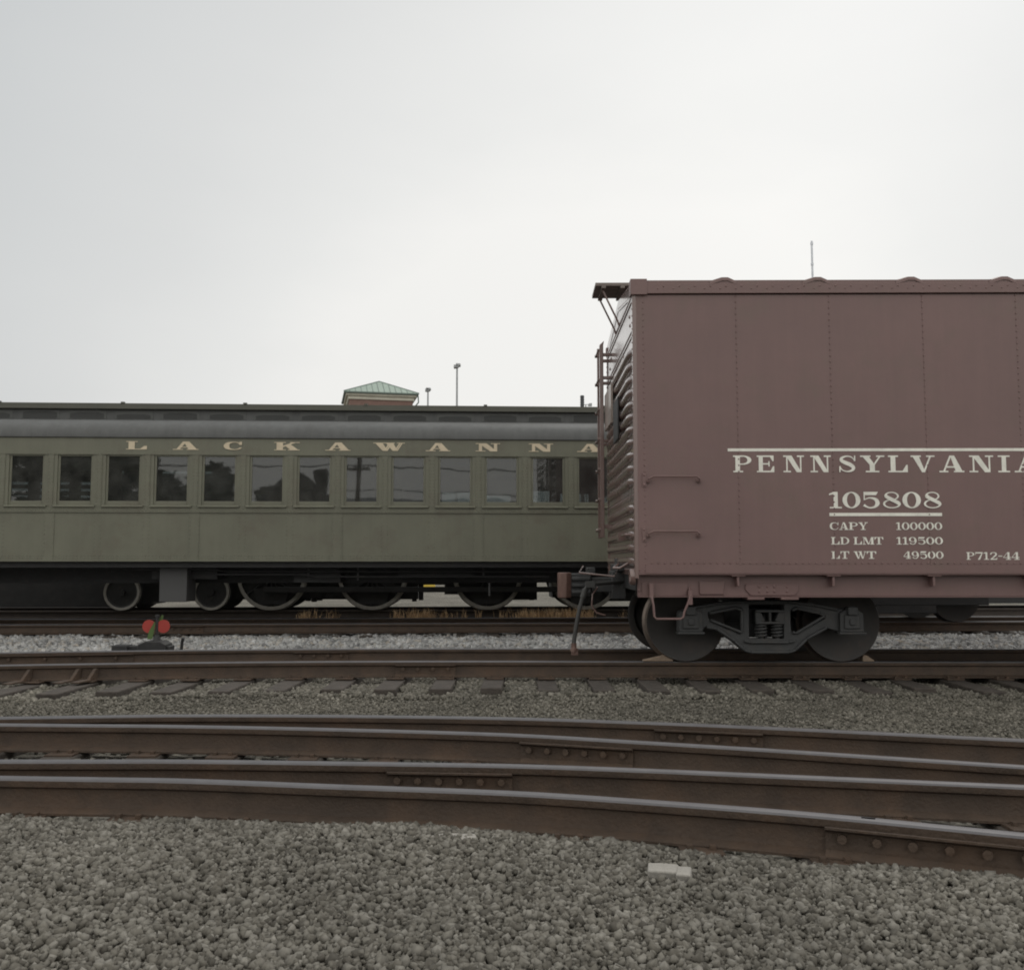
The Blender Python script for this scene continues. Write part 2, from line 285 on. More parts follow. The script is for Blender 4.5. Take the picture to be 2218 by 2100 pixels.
GL = {
 'A': [[(.42,1),(.50,1),(.21,0),(.13,0)], [(.44,1),(.61,1),(.95,0),(.67,0)], rc(.24,.27,.76,.36), rc(0,0,.36,S_), rc(.58,0,1,S_)],
 'C': brush([(.88,.72),(.76,.90),(.52,.955),(.24,.82),(.15,.5),(.24,.18),(.52,.045),(.78,.10),(.93,.30)], [.05,.06,.08,.18,.24,.18,.08,.06,.05])+[[(.87,.62),(.95,.62),(.95,1),(.88,1)]],
 'D': [rc(.1,0,.32,1), rc(0,0,.42,S_), rc(0,1-S_,.42,1)]+ring(.4,.5,.6,.5,.22,.08,-90,90),
 'E': [rc(.1,0,.33,1), rc(0,0,.95,S_), rc(0,1-S_,.92,1), rc(.33,.46,.66,.54), [(.95,0),(.95,.36),(.88,.36),(.74,S_)], [(.92,1),(.92,.66),(.85,.66),(.72,1-S_)], rc(.63,.34,.70,.66)],
 'I': [rc(.32,0,.68,1), rc(.02,0,.98,S_), rc(.02,1-S_,.98,1)],
 'K': [rc(.1,0,.3,1), rc(0,0,.42,S_), rc(0,1-S_,.42,1), [(.3,.38),(.3,.48),(.80,1),(.90,1)], [(.44,.60),(.62,.72),(.97,0),(.70,0)], rc(.66,1-S_,1,1), rc(.58,0,1,S_)],
 'L': [rc(.12,0,.36,1), rc(0,0,.96,S_), rc(0,1-S_,.5,1), [(.96,0),(.96,.44),(.89,.44),(.70,S_)]],
 'M': [rc(.09,0,.15,1), [(.09,1),(.30,1),(.56,0),(.44,0)], [(.50,0),(.56,0),(.80,1),(.74,1)], rc(.73,0,.93,1), rc(0,0,.27,S_), rc(.64,0,1,S_), rc(0,1-S_,.25,1), rc(.78,1-S_,1,1)],
 'N': [rc(.14,0,.21,1), rc(.80,0,.87,1), [(.12,1),(.40,1),(.87,0),(.64,0)], rc(0,1-S_,.3,1), rc(0,0,.36,S_), rc(.66,1-S_,1,1)],
 'P': [rc(.12,0,.36,1), rc(0,0,.52,S_), rc(0,1-S_,.52,1), rc(.36,.45,.52,.52)]+ring(.5,.725,.46,.275,.21,.075,-90,90),
 'S': brush([(.84,.74),(.72,.90),(.48,.955),(.24,.86),(.21,.70),(.42,.56),(.64,.45),(.80,.28),(.72,.11),(.48,.045),(.25,.12),(.13,.30)], [.05,.06,.08,.14,.18,.22,.22,.18,.13,.08,.06,.05])+[[(.82,.66),(.90,.66),(.90,1),(.84,1)], [(.08,0),(.14,0),(.16,.36),(.08,.36)]],
 'T': [rc(.38,0,.62,1), rc(.2,0,.8,S_), rc(0,1-S_,1,1), [(0,1),(0,.64),(.06,.64),(.18,1-S_)], [(1,1),(1,.64),(.94,.64),(.82,1-S_)]],
 'V': [[(.06,1),(.33,1),(.60,0),(.46,0)], [(.50,0),(.58,0),(.87,1),(.79,1)], rc(0,1-S_,.43,1), rc(.65,1-S_,1,1)],
 'W': [[(.05,1),(.24,1),(.42,0),(.32,0)], [(.36,0),(.42,0),(.58,1),(.53,1)], [(.42,1),(.60,1),(.76,0),(.66,0)], [(.70,0),(.76,0),(.94,1),(.89,1)], rc(0,1-S_,.3,1), rc(.36,1-S_,.66,1), rc(.80,1-S_,1,1)],
 'Y': [[(.06,1),(.33,1),(.60,.44),(.39,.44)], [(.80,1),(.88,1),(.60,.44),(.52,.44)], rc(.39,0,.60,.46), rc(0,1-S_,.43,1), rc(.66,1-S_,1,1), rc(.22,0,.78,S_)],
 '0': ring(.5,.5,.49,.5,.25,.07),
 '1': [rc(.38,0,.68,1), rc(.1,0,.96,S_), [(.38,1),(.06,.88),(.06,.80),(.38,.86)]],
 '2': brush([(.17,.68),(.22,.87),(.5,.955),(.77,.85),(.78,.64),(.5,.36),(.2,.12)], [.16,.12,.08,.17,.20,.13,.09])+[rc(.1,0,.9,.14), [(.82,.14),(.9,.14),(.94,.32),(.87,.32)]],
 '4': [rc(.54,0,.79,1), rc(.34,0,.97,S_), [(.54,1),(.62,1),(.11,.33),(.02,.33)], rc(.02,.25,.97,.34)],
 '5': [[(.14,.80),(.14,1),(.90,1),(.80,.80)], rc(.14,.50,.20,1)]+brush([(.17,.52),(.45,.635),(.76,.54),(.86,.30),(.70,.08),(.40,.04),(.13,.20)], [.05,.08,.18,.23,.13,.08,.15]),
 '7': [[(.06,.83),(.06,1),(.96,1),(.96,.90),(.90,.83)], [(.84,.86),(.96,.90),(.62,0),(.34,0)], rc(.06,.64,.12,1)],
 '8': ring(.5,.745,.36,.255,.09,.06)+ring(.5,.27,.44,.27,.11,.06)+brush([(.21,.82),(.34,.63),(.66,.42),(.84,.22)], [.08,.20,.20,.08]),
 '9': ring(.47,.67,.44,.33,.22,.06)+brush([(.82,.66),(.83,.38),(.68,.10),(.40,.04),(.14,.20)], [.20,.19,.11,.08,.15]),
 '-': [rc(.1,.42,.9,.54)],
}
def letters(m, items, y, bold=0.):                          # items: (char, x0, x1, z0, z1); outlines lie in the xz plane at y, each piece a hair proud of the last
    for ch, x0, x1, z0, z1 in items:
        for k, poly in enumerate(GL[ch]+([[(p[0]+bold, p[1]) for p in q] for q in GL[ch]] if bold else [])):
            yy = y-.00012*k
            m.add([(x0+p[0]*(x1-x0)/(1+bold), yy, z0+p[1]*(z1-z0)) for p in poly], [tuple(range(len(poly)))])
    return m

# ------------------------------------------------------------------ ground
def fore(px_pts): return [ground(x, y) for x, y in px_pts]
RA = fore([(28,1551.6),(389,1547),(740,1548),(1100,1553),(1382,1562),(1664,1573.5),(2217,1600)])
RB = fore([(28,1566.6),(389,1570),(722,1576.6),(1100,1588),(1382,1604),(1664,1621),(2217,1657)])
RC_ = fore([(28,1645),(389,1645),(722,1649),(1100,1654.5),(1382,1664),(1664,1676),(2217,1700)])
RD = fore([(28,1681),(389,1686.5),(722,1699),(1100,1713),(1382,1731),(1664,1752),(1890,1772),(2172,1800)])
def extend(P, d=5.):
    a = P[0]+(P[0]-P[1]).normalized()*d; b = P[-1]+(P[-1]-P[-2]).normalized()*d
    return [a]+P+[b]
RA, RB, RC_, RD = [extend(p) for p in (RA, RB, RC_, RD)]
def polyY(P, x):
    return float(np.interp(x, [p.x for p in P], [p.y for p in P]))

TH = R(.6)                                         # boxcar and its track: right end slightly nearer
BD = Vector((math.cos(TH), -math.sin(TH), 0)); BNRM = Vector((math.sin(TH), math.cos(TH), 0))
b_near = ground(1490, 1431)                        # near rail below the first wheel
def boxrail(off, xs):
    out_ = []
    for s in xs:
        p = b_near+BD*s+BNRM*off
        k = max(0, -2.2-s); p.y -= .018*k*k if s > -9 else .018*k*k
        out_.append(p)
    return out_
TH2 = R(2.8)                                       # coach and locomotive tracks: left end slightly nearer
CD = Vector((math.cos(TH2), math.sin(TH2), 0)); CN = Vector((-math.sin(TH2), math.cos(TH2), 0))
c_near = ground(1150, 1348); l_near = ground(1056, 1319.5)

def gz(x, y):
    x = np.asarray(x, float); y = np.asarray(y, float)
    n = .010*np.sin(2.1*x+.7*y)+.008*np.sin(4.3*y-1.7*x+1)+.006*np.sin(7.1*x+5.3*y)
    yd = np.interp(x, [p.x for p in RD], [p.y for p in RD])
    base = -.035-.035/(1+np.exp(-(y-8.0)*6))+.06/(1+np.exp((y-yd+.1)*14))
    mound = -.10*np.exp(-((y-14.6)/1.0)**2)*0
    return base+n+mound
xs = np.concatenate([[-900,-300,-100,-40,-22], np.arange(-15, 15.01, .2), [22,40,100,300,900]])
ys = np.concatenate([[-300,-80,-20,-5], np.arange(0, 26.01, .2), [30,40,60,100,200,400,1200]])
XX, YY = np.meshgrid(xs, ys); ZZ = gz(XX, YY)
g = MB(); nx = len(xs)
g.add(list(zip(XX.ravel(), YY.ravel(), ZZ.ravel())), [(j*nx+i, j*nx+i+1, (j+1)*nx+i+1, (j+1)*nx+i) for j in range(len(ys)-1) for i in range(nx-1)])
tag(g.build('ground', GROUNDM), kind='structure')

def ico():
    t = (1+5**.5)/2
    v = np.array([(-1,t,0),(1,t,0),(-1,-t,0),(1,-t,0),(0,-1,t),(0,1,t),(0,-1,-t),(0,1,-t),(t,0,-1),(t,0,1),(-t,0,-1),(-t,0,1)])/math.sqrt(1+t*t)
    f = np.array([(0,11,5),(0,5,1),(0,1,7),(0,7,10),(0,10,11),(1,5,9),(5,11,4),(11,10,2),(10,7,6),(7,1,8),(3,9,4),(3,4,2),(3,2,6),(3,6,8),(3,8,9),(4,9,5),(2,4,11),(6,2,10),(8,6,7),(9,8,1)])
    return v, f
IV, IF = ico()
CV = np.array([(x, y, z) for x in (-1, 1) for y in (-1, 1) for z in (-1, 1)])*.62
CF = np.array([(0,1,3),(0,3,2),(4,6,7),(4,7,5),(0,4,5),(0,5,1),(2,3,7),(2,7,6),(0,2,6),(0,6,4),(1,5,7),(1,7,3)])
def scatter(name, pts, size, m, label, cat='gravel', lift=.35):
    n = len(pts); P = np.array(pts); nv = len(CV)
    V = np.repeat(CV[None], n, 0)*(1+rng.uniform(-.42, .30, (n, nv, 3)))
    V *= (size*np.exp(np.clip(rng.normal(0, .38, n), -.9, .55)))[:, None, None]*rng.uniform(.62, 1.15, (n, 1, 3))*.62
    a = rng.normal(size=(n, 4)); a /= np.linalg.norm(a, axis=1)[:, None]
    w_, x, y, z = a.T
    M = np.stack([1-2*(y*y+z*z), 2*(x*y-z*w_), 2*(x*z+y*w_), 2*(x*y+z*w_), 1-2*(x*x+z*z), 2*(y*z-x*w_), 2*(x*z-y*w_), 2*(y*z+x*w_), 1-2*(x*x+y*y)], 1).reshape(n, 3, 3)
    V = np.einsum('nij,nkj->nki', M, V)+P[:, None, :]
    F = (CF[None]+(np.arange(n)*nv)[:, None, None]).reshape(-1)
    me = bpy.data.meshes.new(name); me.vertices.add(n*nv); me.vertices.foreach_set('co', V.reshape(-1).astype(np.float32))
    nf = n*len(CF); me.loops.add(nf*3); me.loops.foreach_set('vertex_index', F.astype(np.int32))
    me.polygons.add(nf); me.polygons.foreach_set('loop_start', np.arange(0, nf*3, 3, dtype=np.int32)); me.polygons.foreach_set('loop_total', np.full(nf, 3, np.int32))
    me.materials.append(m); me.update(calc_edges=True); me.validate()
    o = bpy.data.objects.new(name, me); col.objects.link(o); tag(o, label, cat, kind='stuff'); return o
def zone(x0, x1, y0, y1, dens, keep):
    n = int((x1-x0)*(y1-y0)*dens); x = rng.uniform(x0, x1, n); y = rng.uniform(y0, y1, n)
    k = keep(x, y); return x[k], y[k]
def near_rails(x, y, rails, d):
    bad = np.zeros(len(x), bool)
    for Pn in rails: bad |= np.abs(np.interp(x, [p.x for p in Pn], [p.y for p in Pn])-y) < d
    return bad
frus = lambda x, y: np.abs(x) < y*.58+2.4
# nearest gravel, up to the foot of the nearest rail
x, y = zone(-6, 6, 1.0, 5.6, 7600, lambda x, y: frus(x, y) & (y < np.interp(x, [p.x for p in RD], [p.y for p in RD])-.05+.02*np.sin(9*x)))
tag(scatter('near_gravel', np.stack([x, y, gz(x, y)+rng.uniform(-.012, .020, len(x))], 1), .0225, ST_NEAR, 'loose grey crushed stone in front of the nearest rail'), kind='stuff')
TX1 = []; xx = -6.6
while xx < 6.6: TX1.append(xx); xx += .54+random.uniform(-.03, .03)
TX1 = np.array(TX1)
# between the rails of the near tracks
x, y = zone(-7.4, 7.4, 4.2, 8.0, 1300, lambda x, y: frus(x, y) & (y > np.interp(x, [p.x for p in RD], [p.y for p in RD])+.1) & (y < np.interp(x, [p.x for p in RA], [p.y for p in RA])-.05) & ~near_rails(x, y, (RA, RB, RC_, RD), .09) & ((np.min(np.abs(x[:, None]-TX1[None]), axis=1) > .12) | (rng.random(len(x)) < .04)))
scatter('track_gravel', np.stack([x, y, gz(x, y)-.005+rng.uniform(-.012, .02, len(x))], 1), .028, ST_NEAR, 'stones and grit lying between the four near rails')
BR0 = boxrail(0, np.arange(-14, 18, .5)); BR1 = boxrail(1.505, np.arange(-14, 18, .5))
TX3 = []; x = -9.2
while x < 9.0: TX3.append(x); x += .535+random.uniform(-.02, .02)
TX3 = np.array(TX3)
# trodden fine grit between the near tracks and the boxcar track
x, y = zone(-9.5, 9.5, 6.5, 12.2, 2300, lambda x, y: frus(x, y) & (y > np.interp(x, [p.x for p in RA], [p.y for p in RA])+.08) & ~near_rails(x, y, (BR0, BR1), .09))
tie_front = np.interp(x, [p.x for p in BR0], [p.y for p in BR0])-.95
ontie = (np.min(np.abs(x[:, None]-TX3[None]-math.sin(TH)*(y[:, None]-10.3)), axis=1) < .125) & (y > tie_front-.05+rng.uniform(-.04, .06, len(x))) & (rng.random(len(x)) > .10)
x, y, tie_front = x[~ontie], y[~ontie], tie_front[~ontie]
sz = np.where(np.abs(y-tie_front-.35) < .50, .034, .020)
ob = scatter('fine_gravel', np.stack([x, y, gz(x, y)+rng.uniform(-.01, .014, len(x))+np.where(sz > .03, .012, 0)], 1), sz, ST_FINE, 'fine trodden grit between the near rails and the boxcar track')
# clean pale ballast shoulder between the boxcar track and the coach track
CR0 = [c_near+CD*s for s in np.arange(-16, 20, 1.)]; CR1 = [c_near+CD*s+CN*1.505 for s in np.arange(-16, 20, 1.)]
x, y = zone(-13, 13, 11.2, 18.6, 620, lambda x, y: frus(x, y) & (y > np.interp(x, [p.x for p in BR1], [p.y for p in BR1])+.1) & ~near_rails(x, y, (CR0, CR1), .09))
zz = gz(x, y)+rng.uniform(-.015, .03, len(x))+.03*np.exp(-((y-15.2)/.9)**2)
scatter('pale_ballast', np.stack([x, y, zz], 1), .06, ST_FAR, 'coarse pale grey ballast between the boxcar track and the coach track')

# ------------------------------------------------------------------ tracks
RP = [(-.068,0),(.068,0),(.068,.011),(.016,.03),(.010,.05),(.010,.115),(.034,.128),(.036,.142),(.036,.158),(.030,.167),(.012,.1705),(-.012,.1705),(-.030,.167),(-.036,.158),(-.036,.142),(-.034,.128),(-.010,.115),(-.010,.05),(-.016,.03),(-.068,.011)]
def rail_mesh(P, z=ZR):
    q = smooth_pts([(p.x, p.y) for p in P], 4); m = MB(); n = len(RP); vs = []
    for i, p in enumerate(q):
        d = q[min(i+1, len(q)-1)]-q[max(i-1, 0)]; d = d/np.hypot(*d); nn = np.array((d[1], -d[0]))
        vs += [(p[0]+nn[0]*a, p[1]+nn[1]*a, z-.1705+b) for a, b in RP]
    b = len(q)
    for j in range(n):
        m.m = 1 if 8 <= j <= 12 else 0
        m.add([], []) ; 
        m.f += [(i*n+j, i*n+(j+1) % n, (i+1)*n+(j+1) % n, (i+1)*n+j) for i in range(b-1)]; m.mi += [m.m]*(b-1)
    m.v = vs; m.m = 0; m.f += [tuple(range(n)), tuple(range((b-1)*n, b*n))]; m.mi += [0, 0]
    return m
RUST_SHADE = mat('shaded_rail', (.040, .031, .026), .8, var=.3, scale=5)  # rail rust darkened: shade under the cars put into the colour
def add_rail(P, root, dark=False): return rail_mesh(P).build('rail', [RUST_SHADE, RUST_SHADE] if dark else [RUST, STEEL], root, angle=30)
def joint_bar(P, x0, x1, root, nb=6, bolt_mat=None):   # splice bar bolted on the near face of a rail
    ya, yb = polyY(P, x0), polyY(P, x1); d = Vector((x1-x0, yb-ya, 0)); ln = d.length; d.normalize()
    o = empty  # placeholder
    prof = [(-.058, .012), (-.030, .036), (-.030, .060), (-.024, .075), (-.026, .105), (-.050, .120), (-.064, .124), (-.064, .133), (-.036, .131), (-.009, .112), (-.009, .052), (-.016, .032)]
    m = MB(); m.prism(prof, 0, ln, 'x')
    ob = m.build('joint_bar', RUST, root); ob.location = (x0, ya, ZR-.1705); ob.rotation_euler = (0, 0, math.atan2(d.y, d.x))
    for k in range(nb):
        s = ln*(k+.5)/nb
        b = MB(); b.cyl((s, -.024, .088), (s, -.060, .088), .019, n=6 if k % 2 else 12); b.cyl((s, -.024, .088), (s, -.030, .088), .026, n=12)
        bo = b.build('bolt', RUST, ob)
    return ob
def tie_obj(root, c, d, ln, wid=.22):                  # d: direction of the tie
    m = MB(); h = wid/2*random.uniform(.92, 1.06); l2 = ln/2
    jz = random.uniform(-.008, .004)
    m.box(-l2+random.uniform(-.05, .05), l2+random.uniform(-.04, .04), -h, h, -.16, jz)
    o = m.build('crosstie', TIE, root, bevel=.012); o.location = c; o.rotation_euler = (0, 0, math.atan2(d.y, d.x)+random.uniform(-.012, .012)); return o
def plate(root, c, ang):
    m = MB(); m.box(-.09, .09, -.17, .17, -.004, .0095)
    for sx, sy in ((-.05, -.09), (.05, .09), (.05, -.10)): m.box(sx-.012, sx+.012, sy-.016, sy+.016, .0095, .028)
    o = m.build('tie_plate', RUST, root); o.location = c; o.rotation_euler = (0, 0, ang); return o

t1 = tag(empty('railway_track', (0, RC_[4].y, 0)), 'rusty curved track whose near rail has a long joint bar left of centre', 'railway track', 'railway tracks across the yard')
t2 = tag(empty('railway_track', (0, RD[4].y, 0)), 'nearest rusty track, its front rail half buried in the foreground gravel', 'railway track', 'railway tracks across the yard')
def rel(P, root): return [p-Vector(root.location) for p in P]
for P, r in ((RA, t1), (RC_, t1), (RB, t2), (RD, t2)):
    o = add_rail(P, r); o.location = -Vector(r.location)
for P, r, a, b in ((RA, t1, (1421,1566), (1652,1573)), (RC_, t1, (842,1651), (1110,1655)), (RB, t2, (1131,1590), (1372,1603)), (RD, t2, (1788,1763), (2260,1808))):
    o = joint_bar(P, ground(*a).x, ground(*b).x, r); o.location = Vector(o.location)-Vector(r.location)
for xx in TX1:
    xx = float(xx); ya = polyY(RA, xx); yd = polyY(RD, xx)
    o = tie_obj(t1, Vector((xx, (ya+yd)/2+.12, .006))-Vector(t1.location), Vector((0, 1, 0)), ya-yd+.95)
    for P in (RA, RB, RC_, RD):
        o = plate(t1, Vector((xx, polyY(P, xx), .004))-Vector(t1.location), 0)

def straight_track(P0, P1, name_label, tie_s, tie_dir, near_ext=.55, far_ext=.55, tie0=0.):
    mid = P0[len(P0)//2]; root = tag(empty('railway_track', (mid.x, mid.y, 0)), name_label, 'railway track', 'railway tracks across the yard')
    for P in (P0, P1): o = add_rail(P, root, far_ext < 0); o.location = -Vector(root.location)
    return root
t3 = straight_track(BR0, BR1, 'rusty track under the brown boxcar, timber tie ends showing in front', None, None)
for x in TX3:
    c = Vector((float(x), polyY(BR0, x), 0)); xt = random.uniform(.78, .98); ln = 1.505+xt+.6
    tie_obj(t3, c+Vector((0, ln/2-xt, -.008))-Vector(t3.location), BNRM, ln)
    plate(t3, c-Vector(t3.location)+Vector((0, 0, .004)), -TH)
for P, a, b in ((BR0, (858,1430), (987,1430)), (BR1, (649,1400), (762,1400)), (BR1, (20,1406), (316,1402))):
    o = joint_bar(P, ground(*a).x, ground(*b).x, t3, 4); o.location = Vector(o.location)-Vector(t3.location)
for px in (80, 178, 213):                           # braces against the near rail
    p = ground(px, 1436); yy = polyY(BR0, p.x)
    m = MB(); m.prism([(-.16, 0), (-.02, 0), (-.02, .12), (-.05, .12)], -.02, .02, 'x'); m.prism([(-.34, 0), (-.16, 0), (-.16, .02), (-.34, .012)], -.05, .05, 'x')
    o = m.build('rail_brace', RUST, t3); o.location = Vector((p.x, yy, .01))-Vector(t3.location); o.rotation_euler = (0, 0, -.3)
t4 = straight_track(CR0, CR1, 'straight rusty track beneath the green coach, behind the pale ballast', None, None)
LR0 = [l_near+CD*s for s in np.arange(-18, 22, 1.)]; LR1 = [l_near+CD*s+CN*1.505 for s in np.arange(-18, 22, 1.)]
t5 = straight_track(LR0, LR1, 'farthest track, carrying the black locomotive behind the coach', None, None, far_ext=-1)
for t, P, x0, x1 in ((t4, CR0, -10.5, 9), (t5, LR0, -12, 9)):
    x = x0
    while x < x1:
        c = Vector((x, polyY(P, x), 0)); tie_obj(t, c+CN*.75-Vector(t.location), CN, 2.6)
        x += .54+random.uniform(-.02, .02)
o = joint_bar(CR0, ground(375, 1349).x, ground(447, 1349).x, t4, 4); o.location = Vector(o.location)-Vector(t4.location)

# ------------------------------------------------------------------ boxcar
BW, BL = 3.0, 12.35                                 # width, length
# root at the rail-top centre of the left end
side_pt = b_near+BNRM*(.7525-BW/2)                   # a point on the near side plane
def side_hit(px, py, off=0.):                        # pixel -> point on the plane of the near side (off = further in)
    d = ray(px, py); p0 = side_pt+BNRM*off; t = (p0-CAM).dot(BNRM)/d.dot(BNRM); return CAM+d*t
corner = side_hit(1374, 900)
root_xy = corner+BNRM*(BW/2)
BOX = tag(empty('boxcar', (root_xy.x, root_xy.y, ZR), -TH), 'tall brown steel boxcar with white serif lettering and ribbed end', 'boxcar')
def loc(p): q = p-Vector(BOX.location); return Vector((q.dot(BD), q.dot(BNRM), q.z))
def SL(px, py, off=0.): q = loc(side_hit(px, py, off)); return q.x, q.z
ZE = SL(1400, 606)[1]; ZF = SL(1400, 637)[1]; ZB = SL(1420, 1241.5)[1]; ZS = SL(1420, 1290.5, .12)[1]
YN = -BW/2                                           # near face
Tm = MB()
# closed shell
b = MB(); b.box(.02, BL-.02, YN, -YN, ZB+.002, ZE-.16)
rcol = []
u = SL(1395, 900)[0]; first = u; us = [u]; step = SL(1598, 900)[0]-u
while us[-1]+step < BL: us.append(us[-1]+step)
for i, u in enumerate(us):
    if i and u < 8: b.box(u-.002, u+step-.01, YN-.0024 if i % 2 else YN-.0010, YN+.02, ZB+.09, ZF-.03)
    zz = ZB+.03
    while zz < ZF-.02:
        if u < 8.5: b.dome((u+.0, YN-(.002 if i else 0), zz), .0105, (0, -1, 0))
        zz += .0625
    for q in (.0, .055):
        if u < 8.5: b.dome((u-.06+q, YN, ZB+.035), .0115, (0, -1, 0))
x = .05
zrow = SL(1500, 1219)[1]
while x < 8: b.dome((x+.11, YN-.0036, zrow), .0105, (0, -1, 0)); x += .066
b.box(0.1, BL-.1, YN-.006, YN+.02, ZB, SL(1500, 1223)[1])     # lap strip over the side sill
b.build('side_panel', BROWN, BOX, angle=30)
# corner posts, fascia
for s_ in (-1, 1):
    m = MB(); y_ = s_*BW/2; a, c_ = sorted((y_+.003*s_, y_-.055*s_)); m.box(-.012, .03, a, c_, ZB-.05, ZE-.06)
    z = ZB+.04
    while z < ZE-.15:
        m.dome((-.012, y_-s_*(.032+(-.012 if int(z*20) % 2 else .01)), z), .012, (-1, 0, 0)); z += .0685
    m.build('corner_post', BROWNE, BOX, bevel=.006)
m = MB(); m.box(-.02, BL+.02, YN-.028, YN+.06, ZF, ZE-.045); m.box(-.03, .14, YN-.034, YN+.10, ZF-.012, ZE+.002)
m.box(-.02, BL+.02, -YN-.06, -YN+.028, ZF, ZE-.045)
x = .25
while x < 8:
    m.dome((x, YN-.028, ZF+.05), .011, (0, -1, 0)); m.dome((x+.06, YN-.028, ZE-.075), .012, (0, -1, 0)); x += .16
m.build('eave_fascia', BROWN, BOX, bevel=.008)
# roof: shallow gable of sheets with raised seams
RIDGE = ZE+.20
m = MB(); m.prism([(YN-.02, ZE-.05), (YN-.02, ZE-.012), (0, RIDGE), (-YN+.02, ZE-.012), (-YN+.02, ZE-.05)], .002, BL+.02, 'x')
roof = m.build('roof', BROWN, BOX)
for k in range(12):
    x = SL(1569, 600)[0]+k*step
    if x > BL: break
    q = MB(); pr = [(YN-.03, ZE-.03), (YN-.026, ZE+.005), (YN+.05, ZE+.025), (0, RIDGE+.03), (-YN-.05, ZE+.025), (-YN+.026, ZE+.02), (-YN+.03, ZE-.03)]
    n_ = len(pr); rows = [(-.16, -.03), (-.03, .012), (.03, .012), (.12, -.03)]
    vs = [(x+dx, p[0], p[1]+dz) for dx, dz in rows for p in pr]
    q.add(vs, [(r_*n_+j, r_*n_+j+1, (r_+1)*n_+j+1, (r_+1)*n_+j) for r_ in range(3) for j in range(n_-1)])
    q.build('roof_seam', BROWN, roof)
# running board over the ridge, overhanging the end
zr_ = loc(at(1290, 612, 10.95)).z-.045
m = MB()
for k in range(3): m.box(-.29, BL+.2, -.27+k*.185, -.27+k*.185+.175, zr_, zr_+.035)
for x in (-.22, .0): m.box(x, x+.05, -.28, .28, zr_-.03, zr_-.002)
rb = m.build('running_board', mat('running_board_ground_lit', (.19, .16, .145), .75, var=.2, scale=5), BOX)  # base colour raised to include light thrown up from the ground
for yy in (-.2, .2): q = MB(); q.tube([(-.21, yy, zr_-.02), (-.03, yy, zr_-.40), (-.012, yy, zr_-.46)], .011); q.build('running_board_brace', BROWNE, rb)
for x in np.arange(.5, BL, 1.6): q = MB(); q.box(x, x+.05, -.25, .25, RIDGE-.04, zr_-.003); q.build('running_board_saddle', BROWNE, rb)
# end wall with pressed ribs
e_ = MB()
gab = [(YN+.05, ZB-.02), (-YN-.05, ZB-.02), (-YN-.05, ZE-.02), (0, RIDGE-.005), (YN+.05, ZE-.02)]
e_.prism(gab, 0.0, .04, 'x')
def rib(zc, hh=.048, dep=.052, y0=YN+.10, y1=-YN-.10):
    nu, nv = 26, 8; vs = []
    for i in range(nu+1):
        t = i/nu; yy = y0+(y1-y0)*t; d = min(t, 1-t)*(y1-y0); k = min(1, d/.22); k = math.sin(k*math.pi/2)**.8
        for j in range(nv+1):
            a = math.pi*j/nv; vs.append((-dep*k*math.sin(a)**.9-.0005, yy, zc+math.cos(a)*hh*(.45+.55*k)))
    e_.add(vs, [(i*(nv+1)+j, i*(nv+1)+j+1, (i+1)*(nv+1)+j+1, (i+1)*(nv+1)+j) for i in range(nu) for j in range(nv)])
for py in (756, 785, 815, 843, 870, 897, 925, 953, 982, 1011, 1040, 1099, 1128, 1157, 1186, 1216):
    rib(SL(1372, py)[1])
for py in (640, 716, 1069):                          # seams with rivets
    zc = SL(1372, py)[1]
    for dz in (-.028, .028):
        e_.box(-.010, 0.002, YN+.07, -YN-.07, zc+dz-.009, zc+dz+.009)
    yy = YN+.1
    while yy < -YN-.1: e_.dome((-.006, yy, zc), .010, (-1, 0, 0)); yy += .075
for sgn in (-1, 1):                                  # flashing along the gable
    z0, z1 = ZE-.10, RIDGE-.06
    for i in range(40):
        t = i/39; e_.dome((0, sgn*(BW/2-.06)*(1-t), z0+(z1-z0)*t-.05), .011, (-1, 0, 0))
    e_.add([(-.008, sgn*(BW/2-.05), z0-.075), (-.008, 0, z1-.080), (-.008, 0, z1-.058), (-.008, sgn*(BW/2-.05), z0-.053)], [(0, 1, 2, 3)])
for yy, py in ((-1.15, 668), (-1.2, 690), (-.55, 730), (0.2, 760), (1.1, 690), (1.15, 720), (.95, 668)):
    e_.dome((0, yy, SL(1372, py)[1]), .022, (-1, 0, 0))
yy = YN+.2
while yy < -YN-.1: e_.dome((-.001, yy, ZB+.035), .012, (-1, 0, 0)); yy += .1
e_.build('end_wall', BROWNE, BOX, angle=50)
# end ladder at the far corner
lad = MB(); zt, zb_ = loc(at(1296, 757, 12.4)).z, loc(at(1296, 1165, 12.4)).z
for yy in (.98, 1.36):
    lad.box(-.15, -.10, yy-.03, yy+.03, zb_, zt); lad.prism([(-.15, zt), (-.10, zt), (-.09, zt+.06), (-.10, zt+.05)], yy-.03, yy+.03, 'y')
    for zz in (zt-.12, zt-.42, (zt+zb_)/2, zb_+.15): lad.box(-.11, .0, yy-.02, yy+.02, zz-.02, zz+.02)
ld = lad.build('end_ladder', BROWNE, BOX, bevel=.006)
for k in range(7):
    zz = zb_+.1+(zt-zb_-.16)*k/6; q = MB(); q.cyl((-.165, .96, zz), (-.165, 1.38, zz), .011, n=8); q.cyl((-.15, .98, zz), (-.18, .98, zz), .02, n=8); q.cyl((-.15, 1.36, zz), (-.18, 1.36, zz), .02, n=8); q.build('rung', BROWNE, ld)
